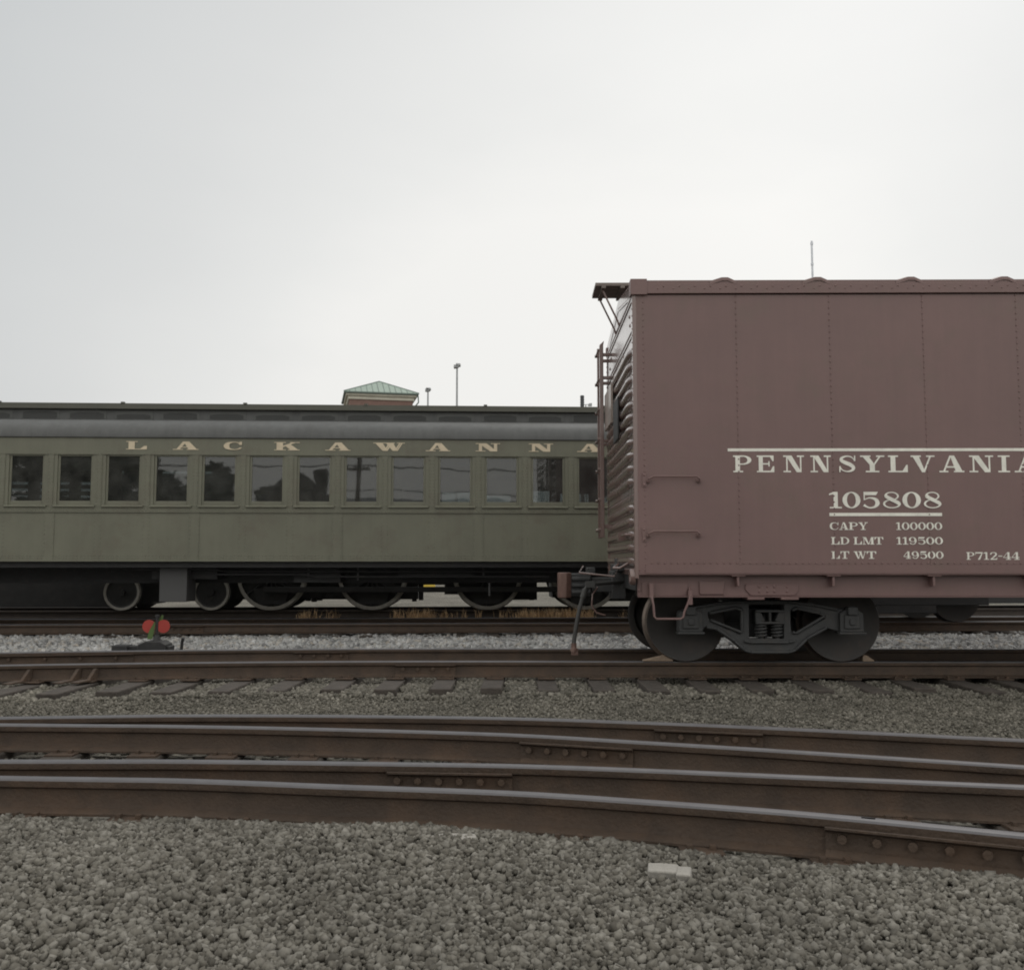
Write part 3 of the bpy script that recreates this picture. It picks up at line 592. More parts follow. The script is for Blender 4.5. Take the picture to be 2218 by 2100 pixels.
# tack board, grab on the end, retainer
m = MB(); z0 = loc(at(1320, 930, 12.)).z; z1 = loc(at(1320, 852, 12.)).z
m.box(-.085, -.06, .15, 1.0, z0, z1); m.box(-.088, -.058, .55, .62, z0-.01, z1+.01)
for yy in (.2, .95): m.box(-.06, 0, yy-.02, yy+.02, z0+.05, z0+.09); m.box(-.06, 0, yy-.02, yy+.02, z1-.09, z1-.05)
m.build('tack_board', mat('tack_board_sky_lit', (.30, .25, .22), .35, coat=.6), BOX)  # board brown lightened, the sky's reflection put into the colour
m = MB(); z0 = loc(at(1346, 958, 11.)).z; z1 = loc(at(1346, 870, 11.)).z; m.box(-.075, -.055, -.55, -.02, z0, z1); m.build('defect_card_holder', IRON, BOX, bevel=.006)
m = MB(); zz = loc(at(1345, 1158, 10.)).z; m.tube([(0, -1.3, zz), (-.08, -1.28, zz), (-.08, -.9, zz), (0, -.88, zz)], .011); m.box(-.10, 0, -.75, -.62, zz-.05, zz+.04); m.build('end_grab_iron', BROWNE, BOX)
# grab irons on the side
for pa, pb in (((1404, 1037), (1513, 1033)), ((1404, 1154), (1513, 1152))):
    xa, za = SL(*pa); xb, zb2 = SL(*pb); q = MB(); zc = (za+zb2)/2
    q.tube([(xa-.01, YN, zc-.02), (xa, YN-.06, zc-.012), (xa+.05, YN-.065, zc+.012), (xb-.03, YN-.065, zc+.012), (xb, YN-.06, zc-.012), (xb+.01, YN, zc-.03)], .0095)
    for xx_ in (xa, xb): q.cyl((xx_, YN-.003, zc-.03), (xx_, YN-.03, zc-.03), .022, n=10); q.dome((xx_, YN-.03, zc-.03), .02, (0, -1, 0))
    q.box(xa-.06, xa-.02, YN-.012, YN, zc-.09, zc+.05); q.dome((xa-.04, YN-.012, zc+.03), .014, (0, -1, 0)); q.dome((xa-.04, YN-.012, zc-.07), .014, (0, -1, 0))
    q.build('grab_iron', BROWN, BOX)
# side sill
m = MB(); m.box(.03, BL-.03, YN+.12, YN+.17, ZS, ZB-.001); m.box(.03, BL-.03, YN+.07, YN+.17, ZS-.012, ZS); m.box(.0, BL, YN+.0, YN+.2, ZB-.016, ZB-.001)
for px in (1600, 1807, 2025, 2240):
    x = SL(px, 1250)[0]; m.box(x-.012, x+.012, YN+.02, YN+.12, ZB-.13, ZB-.016); m.box(x-.07, x+.07, YN+.005, YN+.12, ZB-.03, ZB-.016)
def sx_(c): return SL(1360+c[0]/3.669, 1220+c[1]/3.669, .12)
m.prism([sx_(p) for p in ((930,165),(1350,165),(1352,225),(1320,255),(975,255),(932,210))], YN+.105, YN+.1195)
m.prism([sx_(p) for p in ((565,140),(765,140),(760,245),(568,245))], YN+.100, YN+.1195)
m.prism([sx_(p) for p in ((110,150),(470,150),(470,258),(110,258))], YN+.106, YN+.1195)
for p in ((1040,183),(1105,183),(1160,183),(1260,183),(1040,222),(1105,222),(1160,222),(1260,222),(85,212),(190,212),(495,205)):
    x, z = sx_(p); m.dome((x, YN+.105, z), .017, (0, -1, 0))
for p0, p1 in ((940, 1075), (1205, 1345)):
    x0 = sx_((p0, 265))[0]; x1 = sx_((p1, 265))[0]; m.box(x0, x1, YN+.06, YN+.3, ZS-.035, ZS-.013)
m.box(.03, BL-.03, -YN-.17, -YN-.12, ZS, ZB-.001)
m.build('side_sill', BROWN, BOX, bevel=.005)
# stirrup step
def sy_(c, o_=.05): return SL(1360+c[0]/3.669, 1220+c[1]/3.669, o_)
P = [sy_(c) for c in ((187,200),(190,265),(203,330),(210,420),(228,440),(420,440),(441,425),(450,380),(480,310),(497,255),(497,195))]
m = MB(); m.tube([(p[0], YN+.05+(.055 if i in (0, 10) else 0), p[1]) for i, p in enumerate(P)], .012, 8)
for k in (0, 9): m.box(P[k][0]-.02, P[k][0]+.02, YN+.045, YN+.105, P[k][1]-.09, P[k][1]+.05)
m.build('sill_step', BROWN, BOX)
# poling pocket ring
m = MB(); zc = (ZB+ZS)/2+.08
prof = [(.035, .0), (.045, -.03), (.075, -.035), (.085, -.02), (.085, .02), (.035, .02)]
n_ = 20; vs = [];
for i in range(n_):
    a = 2*math.pi*i/n_; vs += [(y_-.02, YN+.09+r_*math.cos(a), zc+r_*math.sin(a)) for r_, y_ in prof]
m.add(vs, [(i*6+j, ((i+1) % n_)*6+j, ((i+1) % n_)*6+(j+1) % 6, i*6+(j+1) % 6) for i in range(n_) for j in range(6)])
m.build('poling_pocket', BROWNE, BOX)
# underframe: end sill, centre sill, floor
m = MB(); m.box(.02, .2, YN+.2, -YN-.2, ZS+.05, ZB-.02); m.box(.05, BL-.05, YN+.2, -YN-.2, ZB-.05, ZB-.02)
m.box(.2, BL-.2, -.3, .3, ZS-.05, ZB-.05)
for k in range(1, 9): m.box(k*1.37-.05, k*1.37+.05, YN+.2, -YN-.2, ZS+.02, ZB-.05)
m.build('underframe', IRON, BOX, bevel=.006)
# coupler with knuckle, striker and pin lifter
m = MB(); zc = .80
cp = MB(); cp.box(-.35, .1, -.09, .09, zc-.085, zc+.085); cp.prism([(-.62, -.13), (-.36, -.15), (-.33, .15), (-.55, .17), (-.60, .10), (-.50, .03), (-.55, -.05)], zc-.13, zc+.13, 'z')
cp.box(-.40, -.30, -.10, .10, zc+.13, zc+.20); cp.box(-.12, .04, -.22, .22, zc-.16, zc+.16); cp.box(-.08, .02, -.42, .42, zc+.16, zc+.24); cp.box(-.06, .03, -.12, .12, zc+.14, zc+.30)
for k in range(3): cp.box(-.58, -.36, -.18, -.12, zc-.10+k*.075, zc-.06+k*.075)
coup = cp.build('coupler', TRUCK, BOX, bevel=.01)
q = MB(); q.prism([(-.72, -.17), (-.64, -.20), (-.58, -.14), (-.60, .0), (-.68, .02), (-.74, -.06)], zc-.15, zc+.14, 'z'); q.build('knuckle', KNUCK, coup, bevel=.012)
q = MB(); q.tube([(-.44, -.05, zc+.21), (-.50, -.3, zc+.14), (-.10, -.34, zc+.10), (-.12, -.8, zc+.16), (-.14, -1.15, zc+.24), (-.2, -1.22, zc+.2), (-.14, -1.3, zc+.2), (-.06, -1.34, zc+.25)], .011)
q.tube([(-.30, -.38, zc-.02), (-.36, -.42, zc-.10), (-.37, -.42, zc-.22), (-.32, -.42, zc-.30), (-.22, -.42, zc-.33)], .010); q.build('uncoupling_lever', BROWNE, coup)
# air hose
hp = [loc(at(px, py, 10.75)) for px, py in ((1290,1264),(1278,1268),(1268,1276),(1262,1294),(1255,1320),(1249,1350),(1245,1375),(1243,1392))]
q = MB(); q.tube([tuple(p) for p in smooth_pts([tuple(p) for p in hp], 3)], .024, 10); q.cyl(hp[2], hp[3], .034, n=12); q.cyl(hp[0], hp[0]+Vector((.35, .25, .02)), .022)
q.box(hp[1].x-.05, hp[1].x+.05, hp[1].y-.05, hp[1].y+.05, hp[1].z-.02, hp[1].z+.05)
ah = q.build('air_hose', RUBBER, BOX)
g_ = hp[-1]; q = MB(); q.cyl(g_, g_-Vector((0, 0, .06)), .03, n=12); q.cyl(g_+Vector((.02, 0, -.05)), g_+Vector((-.01, 0, -.10)), .04, n=14); q.box(g_.x-.03, g_.x+.045, g_.y-.03, g_.y+.03, g_.z-.13, g_.z-.07); q.build('gladhand', KNUCK, ah)
# trucks
def truck_parts(cx_):
    yb = -1.02
    ax = [SLy(1493.5), SLy(1838)]
    return ax
def TL(c, off): return SL(1360+c[0]/3.669, 1220+c[1]/3.669, off)
OFF = BW/2-1.02
outer = [(395,380),(500,345),(720,308),(900,297),(1240,297),(1450,322),(1640,358),(1780,362),(1805,400),(1800,540),(1655,540),(1560,512),(1400,606),(1315,690),(1260,708),(950,708),(900,690),(820,622),(680,522),(600,503),(575,540),(398,540)]
h1 = [(622,398),(642,380),(840,342),(880,352),(893,375),(895,540),(870,560),(640,450),(622,425)]
h2 = [(1272,385),(1285,360),(1315,345),(1500,386),(1545,412),(1540,438),(1312,560),(1285,545),(1275,520)]
h3 = [(945,325),(1220,325),(1222,595),(945,595)]
cv = lambda L_: [TL(c, OFF) for c in L_]
fr_y = -1.05
def fit(L_):                                        # rest the frame at axle height
    return [(x, z) for x, z in cv(L_)]
AX = [TL((480, 460), OFF)[0], TL((1742, 460), OFF)[0]]; WR = .419
zs = .44-TL((480, 462), OFF)[1]
sh = lambda L_: [(x, z+zs) for x, z in L_]
m = holed(sh(fit(outer)), [sh(fit(h)) for h in (h1, h2, h3)], fr_y-.07, fr_y+.07)
xm = sum(AX)/2
m2 = holed([(x, z) for x, z in sh(fit(outer))], [sh(fit(h)) for h in (h1, h2, h3)], -fr_y-.07, -fr_y+.07)
def flange(pa, pb):                                  # outer lip of the I-section casting
    (xa, za), (xb, zb2) = sh(fit([pa]))[0], sh(fit([pb]))[0]; m.tube([(xa, fr_y-.085, za), (xb, fr_y-.085, zb2)], .018, 6)
for L_ in ([(400,385),(500,352),(720,315),(900,304),(1240,304),(1450,329),(1640,365)], [(610,505),(690,515),(830,612),(905,682),(955,700),(1255,700),(1308,682),(1395,596),(1555,505)], [(632,395),(840,352),(885,372),(886,545),(640,448)], [(1282,372),(1318,354),(1500,394),(1535,415),(1310,552),(1284,540)], [(905,610),(950,622),(1255,622),(1305,608)]):
    for a, b_ in zip(L_[:-1], L_[1:]): flange(a, b_)
trk = m.build('truck', TRUCK, BOX, bevel=.008); trk['label'] = 'dark cast truck frame with triangular openings'
def wheel_mb(ax):
    q = MB()
    for s in (-1, 1):
        yc = s*.7525
        prof = [(.085, -s*.02), (.10, s*.02), (.19, s*.035), (.34, s*.045), (.375, s*.06), (.412, s*.068), (WR, s*.05), (WR+.002, -s*.03), (.432, -s*.042), (.447, -s*.052), (.447, -s*.062), (.43, -s*.07), (.37, -s*.07), (.34, -s*.02), (.18, -s*.03), (.085, -s*.06)]
        q.lathe(prof, (ax, yc, WR), 56, [0]*5+[1]*4+[0]*6)
    q.cyl((ax, -.98, WR), (ax, .98, WR), .075, n=18); return q
m2.build('side_frame', TRUCK, trk, bevel=.008)
for ax in AX: wheel_mb(ax).build('wheelset', [WHEEL, TREAD], trk)
for ax in AX:
    for s in (-1, 1):
        q = MB(); y0 = s*1.0; y1 = s*1.17; a, c_ = min(y0, y1), max(y0, y1)
        zc = .44; q.prism([(ax-.125, zc-.10), (ax+.125, zc-.10), (ax+.12, zc+.09), (ax+.06, zc+.13), (ax-.06, zc+.13), (ax-.12, zc+.09)], a, c_)
        yo = s*1.19; a, c_ = min(y1, yo), max(y1, yo); q.prism([(ax-.085, zc-.065), (ax+.085, zc-.065), (ax+.075, zc+.075), (ax-.075, zc+.075)], a, c_)
        q.box(ax-.05, ax+.05, min(s*1.1, s*1.215), max(s*1.1, s*1.215), zc+.075, zc+.16); q.box(ax-.14, ax+.14, min(s*1.05, s*1.195), max(s*1.05, s*1.195), zc-.125, zc-.10)
        q.box(ax-.03, ax+.03, min(yo, s*1.205), max(yo, s*1.205), zc-.03, zc+.04)
        q.build('journal_box', TRUCK, trk, bevel=.008)
zb0 = sh(fit([(1000, 470)]))[0][1]; zb1 = sh(fit([(1000, 375)]))[0][1]; zsp = sh(fit([(1000, 595)]))[0][1]; zch = sh(fit([(1000, 300)]))[0][1]
q = MB(); 
for s in (-1, 1):
    q.box(xm-.15, xm+.15, min(s*.98, s*1.14), max(s*.98, s*1.14), zb0-.012, zb0+.014); q.box(xm-.15, xm+.15, min(s*.98, s*1.14), max(s*.98, s*1.14), zb1-.015, zb1+.01)
    q.box(xm-.012, xm+.012, min(s*1.0, s*1.13), max(s*1.0, s*1.13), zb0, zb1)
    for k in (-1, 1): q.prism([(xm+k*.15, zb0), (xm+k*.15, zb1), (xm+k*.10, zb1), (xm+k*.05, zb0+.02)], min(s*1.0, s*1.12), max(s*1.0, s*1.12))
q.box(xm-.17, xm+.17, -.9, .9, zsp, zb1+.01); q.box(xm-.6, xm+.6, -.55, -.45, .28, .42); q.box(xm-.6, xm+.6, .45, .55, .28, .42); q.box(xm-.2, xm+.2, -.3, .3, zb1, ZS)
q.build('bolster', TRUCK, trk, bevel=.006)
for s in (-1, 1):
    for k in (-1, 1):
        q = MB(); pts = []; n_ = 12*4
        for i in range(n_+1):
            a = 2*math.pi*4*i/n_; pts.append((xm+k*.085+.056*math.cos(a), s*1.06+.056*math.sin(a), zsp+.008+(zb0-zsp-.03)*i/n_))
        q.tube(pts, .0135, 6); q.cyl((xm+k*.085, s*1.06, zsp), (xm+k*.085, s*1.06, zb0), .03, n=8); q.build('spring', TRUCK, trk)
tr2 = trk.copy(); col.objects.link(tr2); tr2.location.x = BL-2*xm
for ch in list(trk.children):
    c_ = ch.copy(); col.objects.link(c_); c_.parent = tr2
# lettering: positions read in the photo, laid out on the side
def T5(x, y): return SL(1500+x*.3624, 900+y*.3624)
def word(name, chars, y0, y1):
    m = MB(); its = []
    for ch, a, c_ in chars:
        xa, za = T5(a, y1); xb, zb2 = T5(c_, y0); its.append((ch, xa, xb, za, zb2))
    letters(m, its, YN-.004); return m.build(name, WHITE, BOX, smooth=False)
word('road_name', [('P',243,355),('E',385,492),('N',543,665),('N',705,825),('S',866,982),('Y',1003,1145),('L',1170,1288),('V',1305,1445),('A',1475,1620),('N',1655,1795),('I',1825,1895),('A',1925,2070)], 238, 338)
word('car_number', [('1',812,893),('0',895,1002),('5',1008,1118),('8',1130,1248),('0',1253,1363),('8',1374,1490)], 455, 553)
def even(s, a, c_, sp=.06):
    ws = {'1': .72, 'M': 1.35, 'W': 1.35, ' ': .55, 'I': .6, '-': .6}; tot = sum(ws.get(ch, 1) for ch in s); u_ = (c_-a)/tot; o_ = []; x = a
    for ch in s:
        w_ = ws.get(ch, 1)*u_
        if ch != ' ': o_.append((ch, x+w_*sp/2, x+w_*(1-sp/2)))
        x += w_
    return o_
word('capacity_data', even('CAPY', 816, 1048)+even('100000', 1213, 1492), 637, 682)
word('load_limit_data', even('LD', 826, 937)+even('LMT', 961, 1140)+even('119500', 1215, 1497), 725, 769)
word('light_weight_data', even('LT', 828, 937)+even('WT', 961, 1098)+even('49500', 1258, 1500), 810, 854)
word('weigh_date', even('P712-44', 1635, 1955), 815, 860)
for a, c_, y0, y1 in ((210, 2330, 196, 213), (818, 1490, 581, 600)):
    xa, za = T5(a, y1); xb, zb2 = T5(c_ if c_ < 2000 else 1950, y0); m = MB()
    if c_ > 2000: xb = xa+(xb-xa)*(c_-a)/(1950-a)
    m.box(xa, xb, YN-.0045, YN-.001, SL(1700, 900+y1*.3624)[1], SL(1700, 900+y0*.3624)[1]); m.build('lettering_stripe', WHITE, BOX, smooth=False)

# ------------------------------------------------------------------ passenger coach
CW, CL = 3.0, 23.4
cside = c_near+CN*(.7525-CW/2)
def chit(px, py, off=0.):
    d = ray(px, py); p0 = cside+CN*off; return CAM+d*((p0-CAM).dot(CN)/d.dot(CN))
cc = chit(780, 1216); croot = cc+CN*(CW/2)
COACH = tag(empty('passenger_coach', (croot.x, croot.y, ZR), TH2), 'long olive green passenger coach with buff letters above its windows', 'railway coach')
def cl(p): q = p-Vector(COACH.location); return Vector((q.dot(CD), q.dot(CN), q.z))
def CS(px, py, off=0.): q = cl(chit(px, py, off)); return q.x, q.z
zb, zbelt, zsill, zgb, zwt, zeave = [CS(1100, v)[1] for v in (1215.5, 1111.5, 1096, 1087, 988.5, 949.5)]
wl = [v*1.1197 for v in (105,202,298,392,486,578,668,758,848,937,1025,1113)]
us_ = [CS(v, 1040)[0] for v in wl]; A_ = np.polyfit(range(len(us_)), us_, 1); PIT, U0 = A_[0], A_[1]
gw = PIT*.735
def uof(px):                                        # photo x -> position along the coach, counted in window bays
    return U0+PIT*float(np.interp(px, [wl[0]-(wl[1]-wl[0])*2]+wl+[wl[-1]+2*(wl[-1]-wl[-2])], [-2]+list(range(len(wl)))+[len(wl)+1]))
CY0 = -CW/2
idx = [i for i in range(-7, 19) if abs(U0+i*PIT+gw/2) < CL/2-.8]
wins = [(U0+i*PIT, U0+i*PIT+gw) for i in idx]
def side_wall(y0, y1, sgn):
    m = MB(); x0, x1 = -CL/2, CL/2
    m.box(x0, x1, y0, y1, zb, zsill-.03); m.box(x0, x1, y0, y1, zwt, zeave)
    xs_ = [x0]+[v for w_ in wins for v in w_]+[x1]
    for a, c_ in zip(xs_[::2], xs_[1::2]): m.box(a, c_, y0, y1, zsill-.03, zwt)
    return m
m = side_wall(CY0, CY0+.06, 1)
# belt rail, letterboard edge, drip, bottom angle
m.box(-CL/2, CL/2, CY0-.016, CY0, zbelt+.012, zbelt+.088); m.box(-CL/2, CL/2, CY0-.022, CY0, zbelt, zbelt+.012)
m.box(-CL/2, CL/2, CY0-.010, CY0, zb, zb+.03); m.box(-CL/2, CL/2, CY0-.012, CY0, zwt-.004, zwt+.022); m.box(-CL/2, CL/2, CY0-.02, CY0, zeave-.015, zeave)
for k, (a, c_) in enumerate(wins):
    for xx_ in ((a+c_)/2-PIT/2,):
        m.box(xx_-.045, xx_+.045, CY0-.008, CY0, zsill-.03, zwt-.004)
        for d in (-.03, .03):
            z = zsill
            while z < zwt-.02: m.dome((xx_+d, CY0-.008, z), .012, (0, -1, 0)); z += .055
    if k % 3 == 1:
        xx_ = (a+c_)/2-PIT/2; m.box(xx_-.085, xx_+.085, CY0-.007, CY0, zb+.03, zbelt)
    for d in ((-.07, .07) if k % 3 == 1 else (-.05, .05)):
        z = zb+.1; xx_ = (a+c_)/2-PIT/2
        while z < zbelt-.03: m.dome((xx_+d, CY0-(.007 if k % 3 == 1 else 0), z), .012, (0, -1, 0)); z += .07
x = -CL/2+.05
while x < CL/2:
    if x < 6:
        for z, pr in ((zbelt+.03, .016), (zbelt+.068, .016), (zb+.055, 0), (zb+.095, 0), (zeave-.035, 0)): m.dome((x+(.02 if z > zbelt+.05 else 0), CY0-pr, z), .012, (0, -1, 0))
        m.dome((x, CY0-.012, zwt+.009), .010, (0, -1, 0))
    x += .058
m.box(-CL/2, -CL/2+.06, CY0, -CY0, zb, zeave); m.box(CL/2-.06, CL/2, CY0, -CY0, zb, zeave)
m.build('side_wall', GREEN, COACH, angle=30)
fw = side_wall(-CY0-.06, -CY0, -1).build('far_side_wall', GREEN, COACH)
SHADE = mat('blind_cloth', (.13, .135, .115), .9, var=.15)
for kw, (a, c_) in enumerate(wins):                 # near windows: sash and sill, pane behind
    q = MB(); t = .038
    q.box(a, a+t, CY0+.015, CY0+.05, zsill-.03, zwt); q.box(c_-t, c_, CY0+.015, CY0+.05, zsill-.03, zwt); q.box(a+t, c_-t, CY0+.015, CY0+.05, zwt-.03, zwt); q.box(a+t, c_-t, CY0+.012, CY0+.05, zsill-.03, zgb)
    wdw = q.build('window', GREEN, COACH, bevel=.004)
    q = MB(); q.box(a+t, c_-t, CY0+.030, CY0+.036, zgb, zwt-.03); q.build('pane', GLASS, wdw, smooth=False)
    hs = (.11, .12, .10, .11, .16, .11, .10, .22, .11)[kw % 9]; q = MB(); q.box(a+t, c_-t, CY0+.055, CY0+.062, zwt-.03-hs, zwt-.02); q.box(a+t, c_-t, CY0+.05, CY0+.07, zwt-.05-hs, zwt-.03-hs); q.build('blind', SHADE, wdw)
    q = MB(); q.prism([(CY0-.045, zsill-.035), (CY0+.012, zsill-.035), (CY0+.012, zsill+.005), (CY0-.045, zsill-.012)], a-.05, c_+.05, 'x'); q.build('sill', GREEN, wdw, bevel=.006)
for k, (a, c_) in enumerate(wins):
    q = MB(); q.box(a, c_, -CY0-.035, -CY0-.029, zsill-.03, zwt); q.build('far_pane', GLASS, fw, smooth=False)
    hs = (.55, .62, .40, .52, .60, .48)[k % 6]*(zwt-zgb)
    if k > 9: q = MB(); q.box(a-.02, c_+.02, -CY0-.075, -CY0-.068, zwt-hs, zwt+.02); q.build('far_blind', SHADE, fw)
q = MB()
for a, c_ in wins[:7]:
    for z in (zgb+.06, zgb+.20, zgb+.33, zgb+.46): q.box(a, c_, -CY0-.026, -CY0-.01, z-.04, z+.04)
    q.box(a, c_, -CY0-.026, -CY0-.01, zgb+.55, zwt)
q.build('window_guard', SHADE, fw)
# lettering on the letterboard
its = []
zl0, zl1 = CS(1030, 977.3)[1], CS(1030, 959.8)[1]
for ch, a, c_ in [('L',269.7,318.2),('A',373.5,430.3),('C',484.4,528.5),('K',596.5,652),('A',706.7,760.8),('W',809.4,877.4),('A',922.6,975.6),('N',1029.8,1082),('N',1143,1195.2),('A',1246.4,1300.5)]:
    its.append((ch, uof(a), uof(c_), zl0, zl1))
letters(MB_ := MB(), its, CY0-.006, .07); MB_.build('lettering', BUFF, COACH, smooth=False)
# roof: lower deck curve, clerestory, upper roof
cb_off = .72; zcb = CS(1100, 917.5, cb_off)[1]; zce = CS(1100, 890.5, cb_off-.06)[1]; zct = CS(1100, 879.8, cb_off+.05)[1]
prof = []
for i in range(9):
    a = math.pi/2*i/8; prof.append((CY0-.03+ (cb_off+.03)*(1-math.cos(a)), zeave+(zcb-zeave)*math.sin(a)**.85))
prof2 = [(-p[0], p[1]) for p in prof[::-1]]
m = MB(); m.prism(prof+[(prof[-1][0], zcb-.05)]+[(prof[0][0]+.05, zeave-.04), (prof[0][0], zeave-.02)], -CL/2-.3, CL/2+.3, 'x')
m.prism([(-a, b_) for a, b_ in prof+[(prof[-1][0], zcb-.05)]+[(prof[0][0]+.05, zeave-.04), (prof[0][0], zeave-.02)]], -CL/2-.3, CL/2+.3, 'x')
m.build('lower_roof', GROOF, COACH, angle=45)
yc = CY0+cb_off
m = MB(); m.box(-CL/2-.2, CL/2+.2, yc, yc+.05, zcb-.06, zce); m.box(-CL/2-.2, CL/2+.2, -yc-.05, -yc, zcb-.06, zce); m.box(-CL/2-.2, CL/2+.2, yc-.012, yc, zcb-.01, zcb+.02)
cle = m.build('clerestory', GROOF, COACH, bevel=.004)
vl = [ (92,192),(358,580),(680,880),(930,1140),(1212,1412),(1482,1680),(1757,1950) ]
vp = CS(660+515*.3735, 900, cb_off)[0]; vstep = (CS(660+1300*.3735, 900, cb_off)[0]-vp)/3
for k in range(-12, 10):
    x = vp+k*vstep
    if abs(x) > CL/2-.8: continue
    q = MB(); hgt = zce-zcb; q.box(x-.03, x+vstep*.74+.03, yc-.006, yc, zcb+hgt*.16, zcb+hgt*.86); q.build('deck_window', DECKW, cle)
    q = MB(); tilt = random.choice((.0, .1, .25, .4)); z0 = zcb+hgt*.22; z1 = zcb+hgt*(.56+tilt*.5)
    q.prism([(x, z0), (x+vstep*.72, z0), (x+vstep*.72, z1-hgt*.1), (x+vstep*.6, z1), (x+vstep*.15, z1), (x, z1-hgt*.08)], yc-.012, yc-.007)
    q.build('deck_vent', VENT, cle)
rp = []
for i in range(17):
    t = i/16; yy = (yc-.09)+(-2*(yc-.09))*t; rp.append((yy, zct-.02+.05*math.sin(math.pi*t)**.8))
m = MB(); m.prism(rp+[(-(yc-.09), zce-.01), (yc-.09, zce-.01)], -CL/2-.25, CL/2+.25, 'x')
for k in range(-5, 6): m.box(k*2.1-.03, k*2.1+.03, yc-.10, yc-.04, zct-.03, zct+.004)
m.build('upper_roof', mat('upper_roof_green', (.085, .085, .068), .55, var=.12), COACH, angle=30)
# interior
m = MB(); m.box(-CL/2+.06, CL/2-.06, CY0+.06, -CY0-.06, zb+.05, zb+.1); m.build('floor', SEAT, COACH)
m = MB()
for i in range(-7, 19):
    x = U0+i*PIT-.1
    if abs(x) > CL/2-1: continue
    for y0, y1 in ((CY0+.15, CY0+1.1), (-CY0-1.1, -CY0-.15)):
        m.box(x, x+.12, y0, y1, zb+.45, zgb+.10); m.box(x+.12, x+.55, y0, y1, zb+.40, zb+.52)
m.build('seat_row', SEAT, COACH, bevel=.02)
# underframe, box and step hung below the floor
m = MB(); m.box(-CL/2+.2, CL/2-.2, CY0+.12, -CY0-.12, zb-.10, zb+.05); m.box(-CL/2+.5, CL/2-.5, -.35, .35, zb-.38, zb-.10)
for x, w_, h_ in ((-3.6, 1.1, .2), (-1.2, .8, .26), (0.6, 1.3, .18), (4.6, 1.2, .3)): m.box(x, x+w_, -.9, -.35, zb-.10-h_, zb-.10)
m.build('underframe', IRON, COACH)
for px, y0_, y1_ in ((1047, 1218, 1246), (1060, 1262, 1290), (668, 1222, 1250), (775, 1222, 1256)):
    xa, za = CS(px, y1_, .5); zb3 = CS(px, y0_, .5)[1]; q = MB(); q.cyl((xa, CY0+.5, za), (xa, CY0+.5, zb3), .016); q.build('pipe', GREY, COACH)
for z_, xa, xb in ((zb-.13, -4, 5), (zb-.22, -2.5, 3.2)): q = MB(); q.tube([(xa, CY0+.4, z_), (xa+1.5, CY0+.4, z_), (xa+1.7, CY0+.42, z_-.04), (xb, CY0+.42, z_-.04)], .018); q.build('pipe', IRON, COACH)
x0, z0 = CS(344, 1303, .35); x1, z1 = CS(406, 1223, .35)
m = MB(); m.box(x0, x1, CY0+.35, CY0+.9, z0, zb-.1); m.build('equipment_box', GREY, COACH, bevel=.01)
def coach_truck(cx_):
    f_ = MB(); f_.box(cx_-1.7, cx_+1.7, -1.05, -.93, .30, .62); f_.box(cx_-.75, cx_+.75, -1.04, -.9, .16, .34); f_.box(cx_-1.6, cx_+1.6, .93, 1.05, .38, .52); f_.box(cx_-.3, cx_+.3, -.95, .95, .4, .7)
    t = f_.build('coach_truck', IRON, COACH, bevel=.01)
    for ax in (cx_-1.22, cx_+1.22):
        q = MB()
        for s in (-1, 1): q.lathe([(.05, s*.0), (.38, s*.05), (.457, s*.06), (.46, -s*.05), (.485, -s*.06), (.485, -s*.075), (.3, -s*.06), (.05, -s*.05)], (ax, s*.7525, .457), 40)
        q.cyl((ax, -.95, .457), (ax, .95, .457), .07); q.build('wheelset', WHEEL, t)
coach_truck(CL/2-2.4); coach_truck(-CL/2+2.4)

# ------------------------------------------------------------------ steam locomotive behind the coach
lroot = l_near+CN*.7525
LOCO = tag(empty('steam_locomotive', (lroot.x, lroot.y, ZR), TH2), 'black steam locomotive glimpsed under the coach, grey rimmed driving wheels', 'locomotive')
def lh(px, py, off=0.):                              # pixel -> local point on the plane of the near wheels
    d = ray(px, py); p0 = l_near+CN*(off-.07); q = CAM+d*((p0-CAM).dot(CN)/d.dot(CN))-Vector(LOCO.location); return q.dot(CD), q.z
DR = .75
for px in (588, 806.5, 1056.5, 1268):
    x = lh(px, 1260)[0]; q = MB()
    for s in (-1, 1):
        q.lathe([(DR-.075, s*.06), (DR-.07, s*.07), (DR, s*.07), (DR+.003, -s*.05), (DR+.028, -s*.06), (DR+.028, -s*.075), (DR-.075, -s*.07)], (x, s*.7525, DR), 64, [1, 1, 1, 1, 0, 0])
        for k in range(14):
            a = 2*math.pi*k/14+.2; q.cyl((x+.12*math.cos(a), s*.7525, DR+.12*math.sin(a)), (x+(DR-.06)*math.cos(a), s*.7525, DR+(DR-.06)*math.sin(a)), .028, n=6)
        q.cyl((x, s*.70, DR), (x, s*.82, DR), .15); q.prism([(x-.4, DR-.28), (x+.4, DR-.28), (x+.3, DR-.62), (x-.3, DR-.62)], s*.7525-.05, s*.7525+.05)
    for s in (-1, 1): q.cyl((x, s*.70, DR), (x, s*.725, DR), DR-.06, n=40)
    q.cyl((x, -.8, DR), (x, .8, DR), .09); q.build('driving_wheel', [IRON, TYRE], LOCO)
q = MB(); x0 = lh(588, 1260)[0]; x1 = lh(1268, 1260)[0]; q.box(x0-.15, x1+.15, -.92, -.86, DR-.36, DR-.24); q.build('side_rod', IRON, LOCO, bevel=.01)
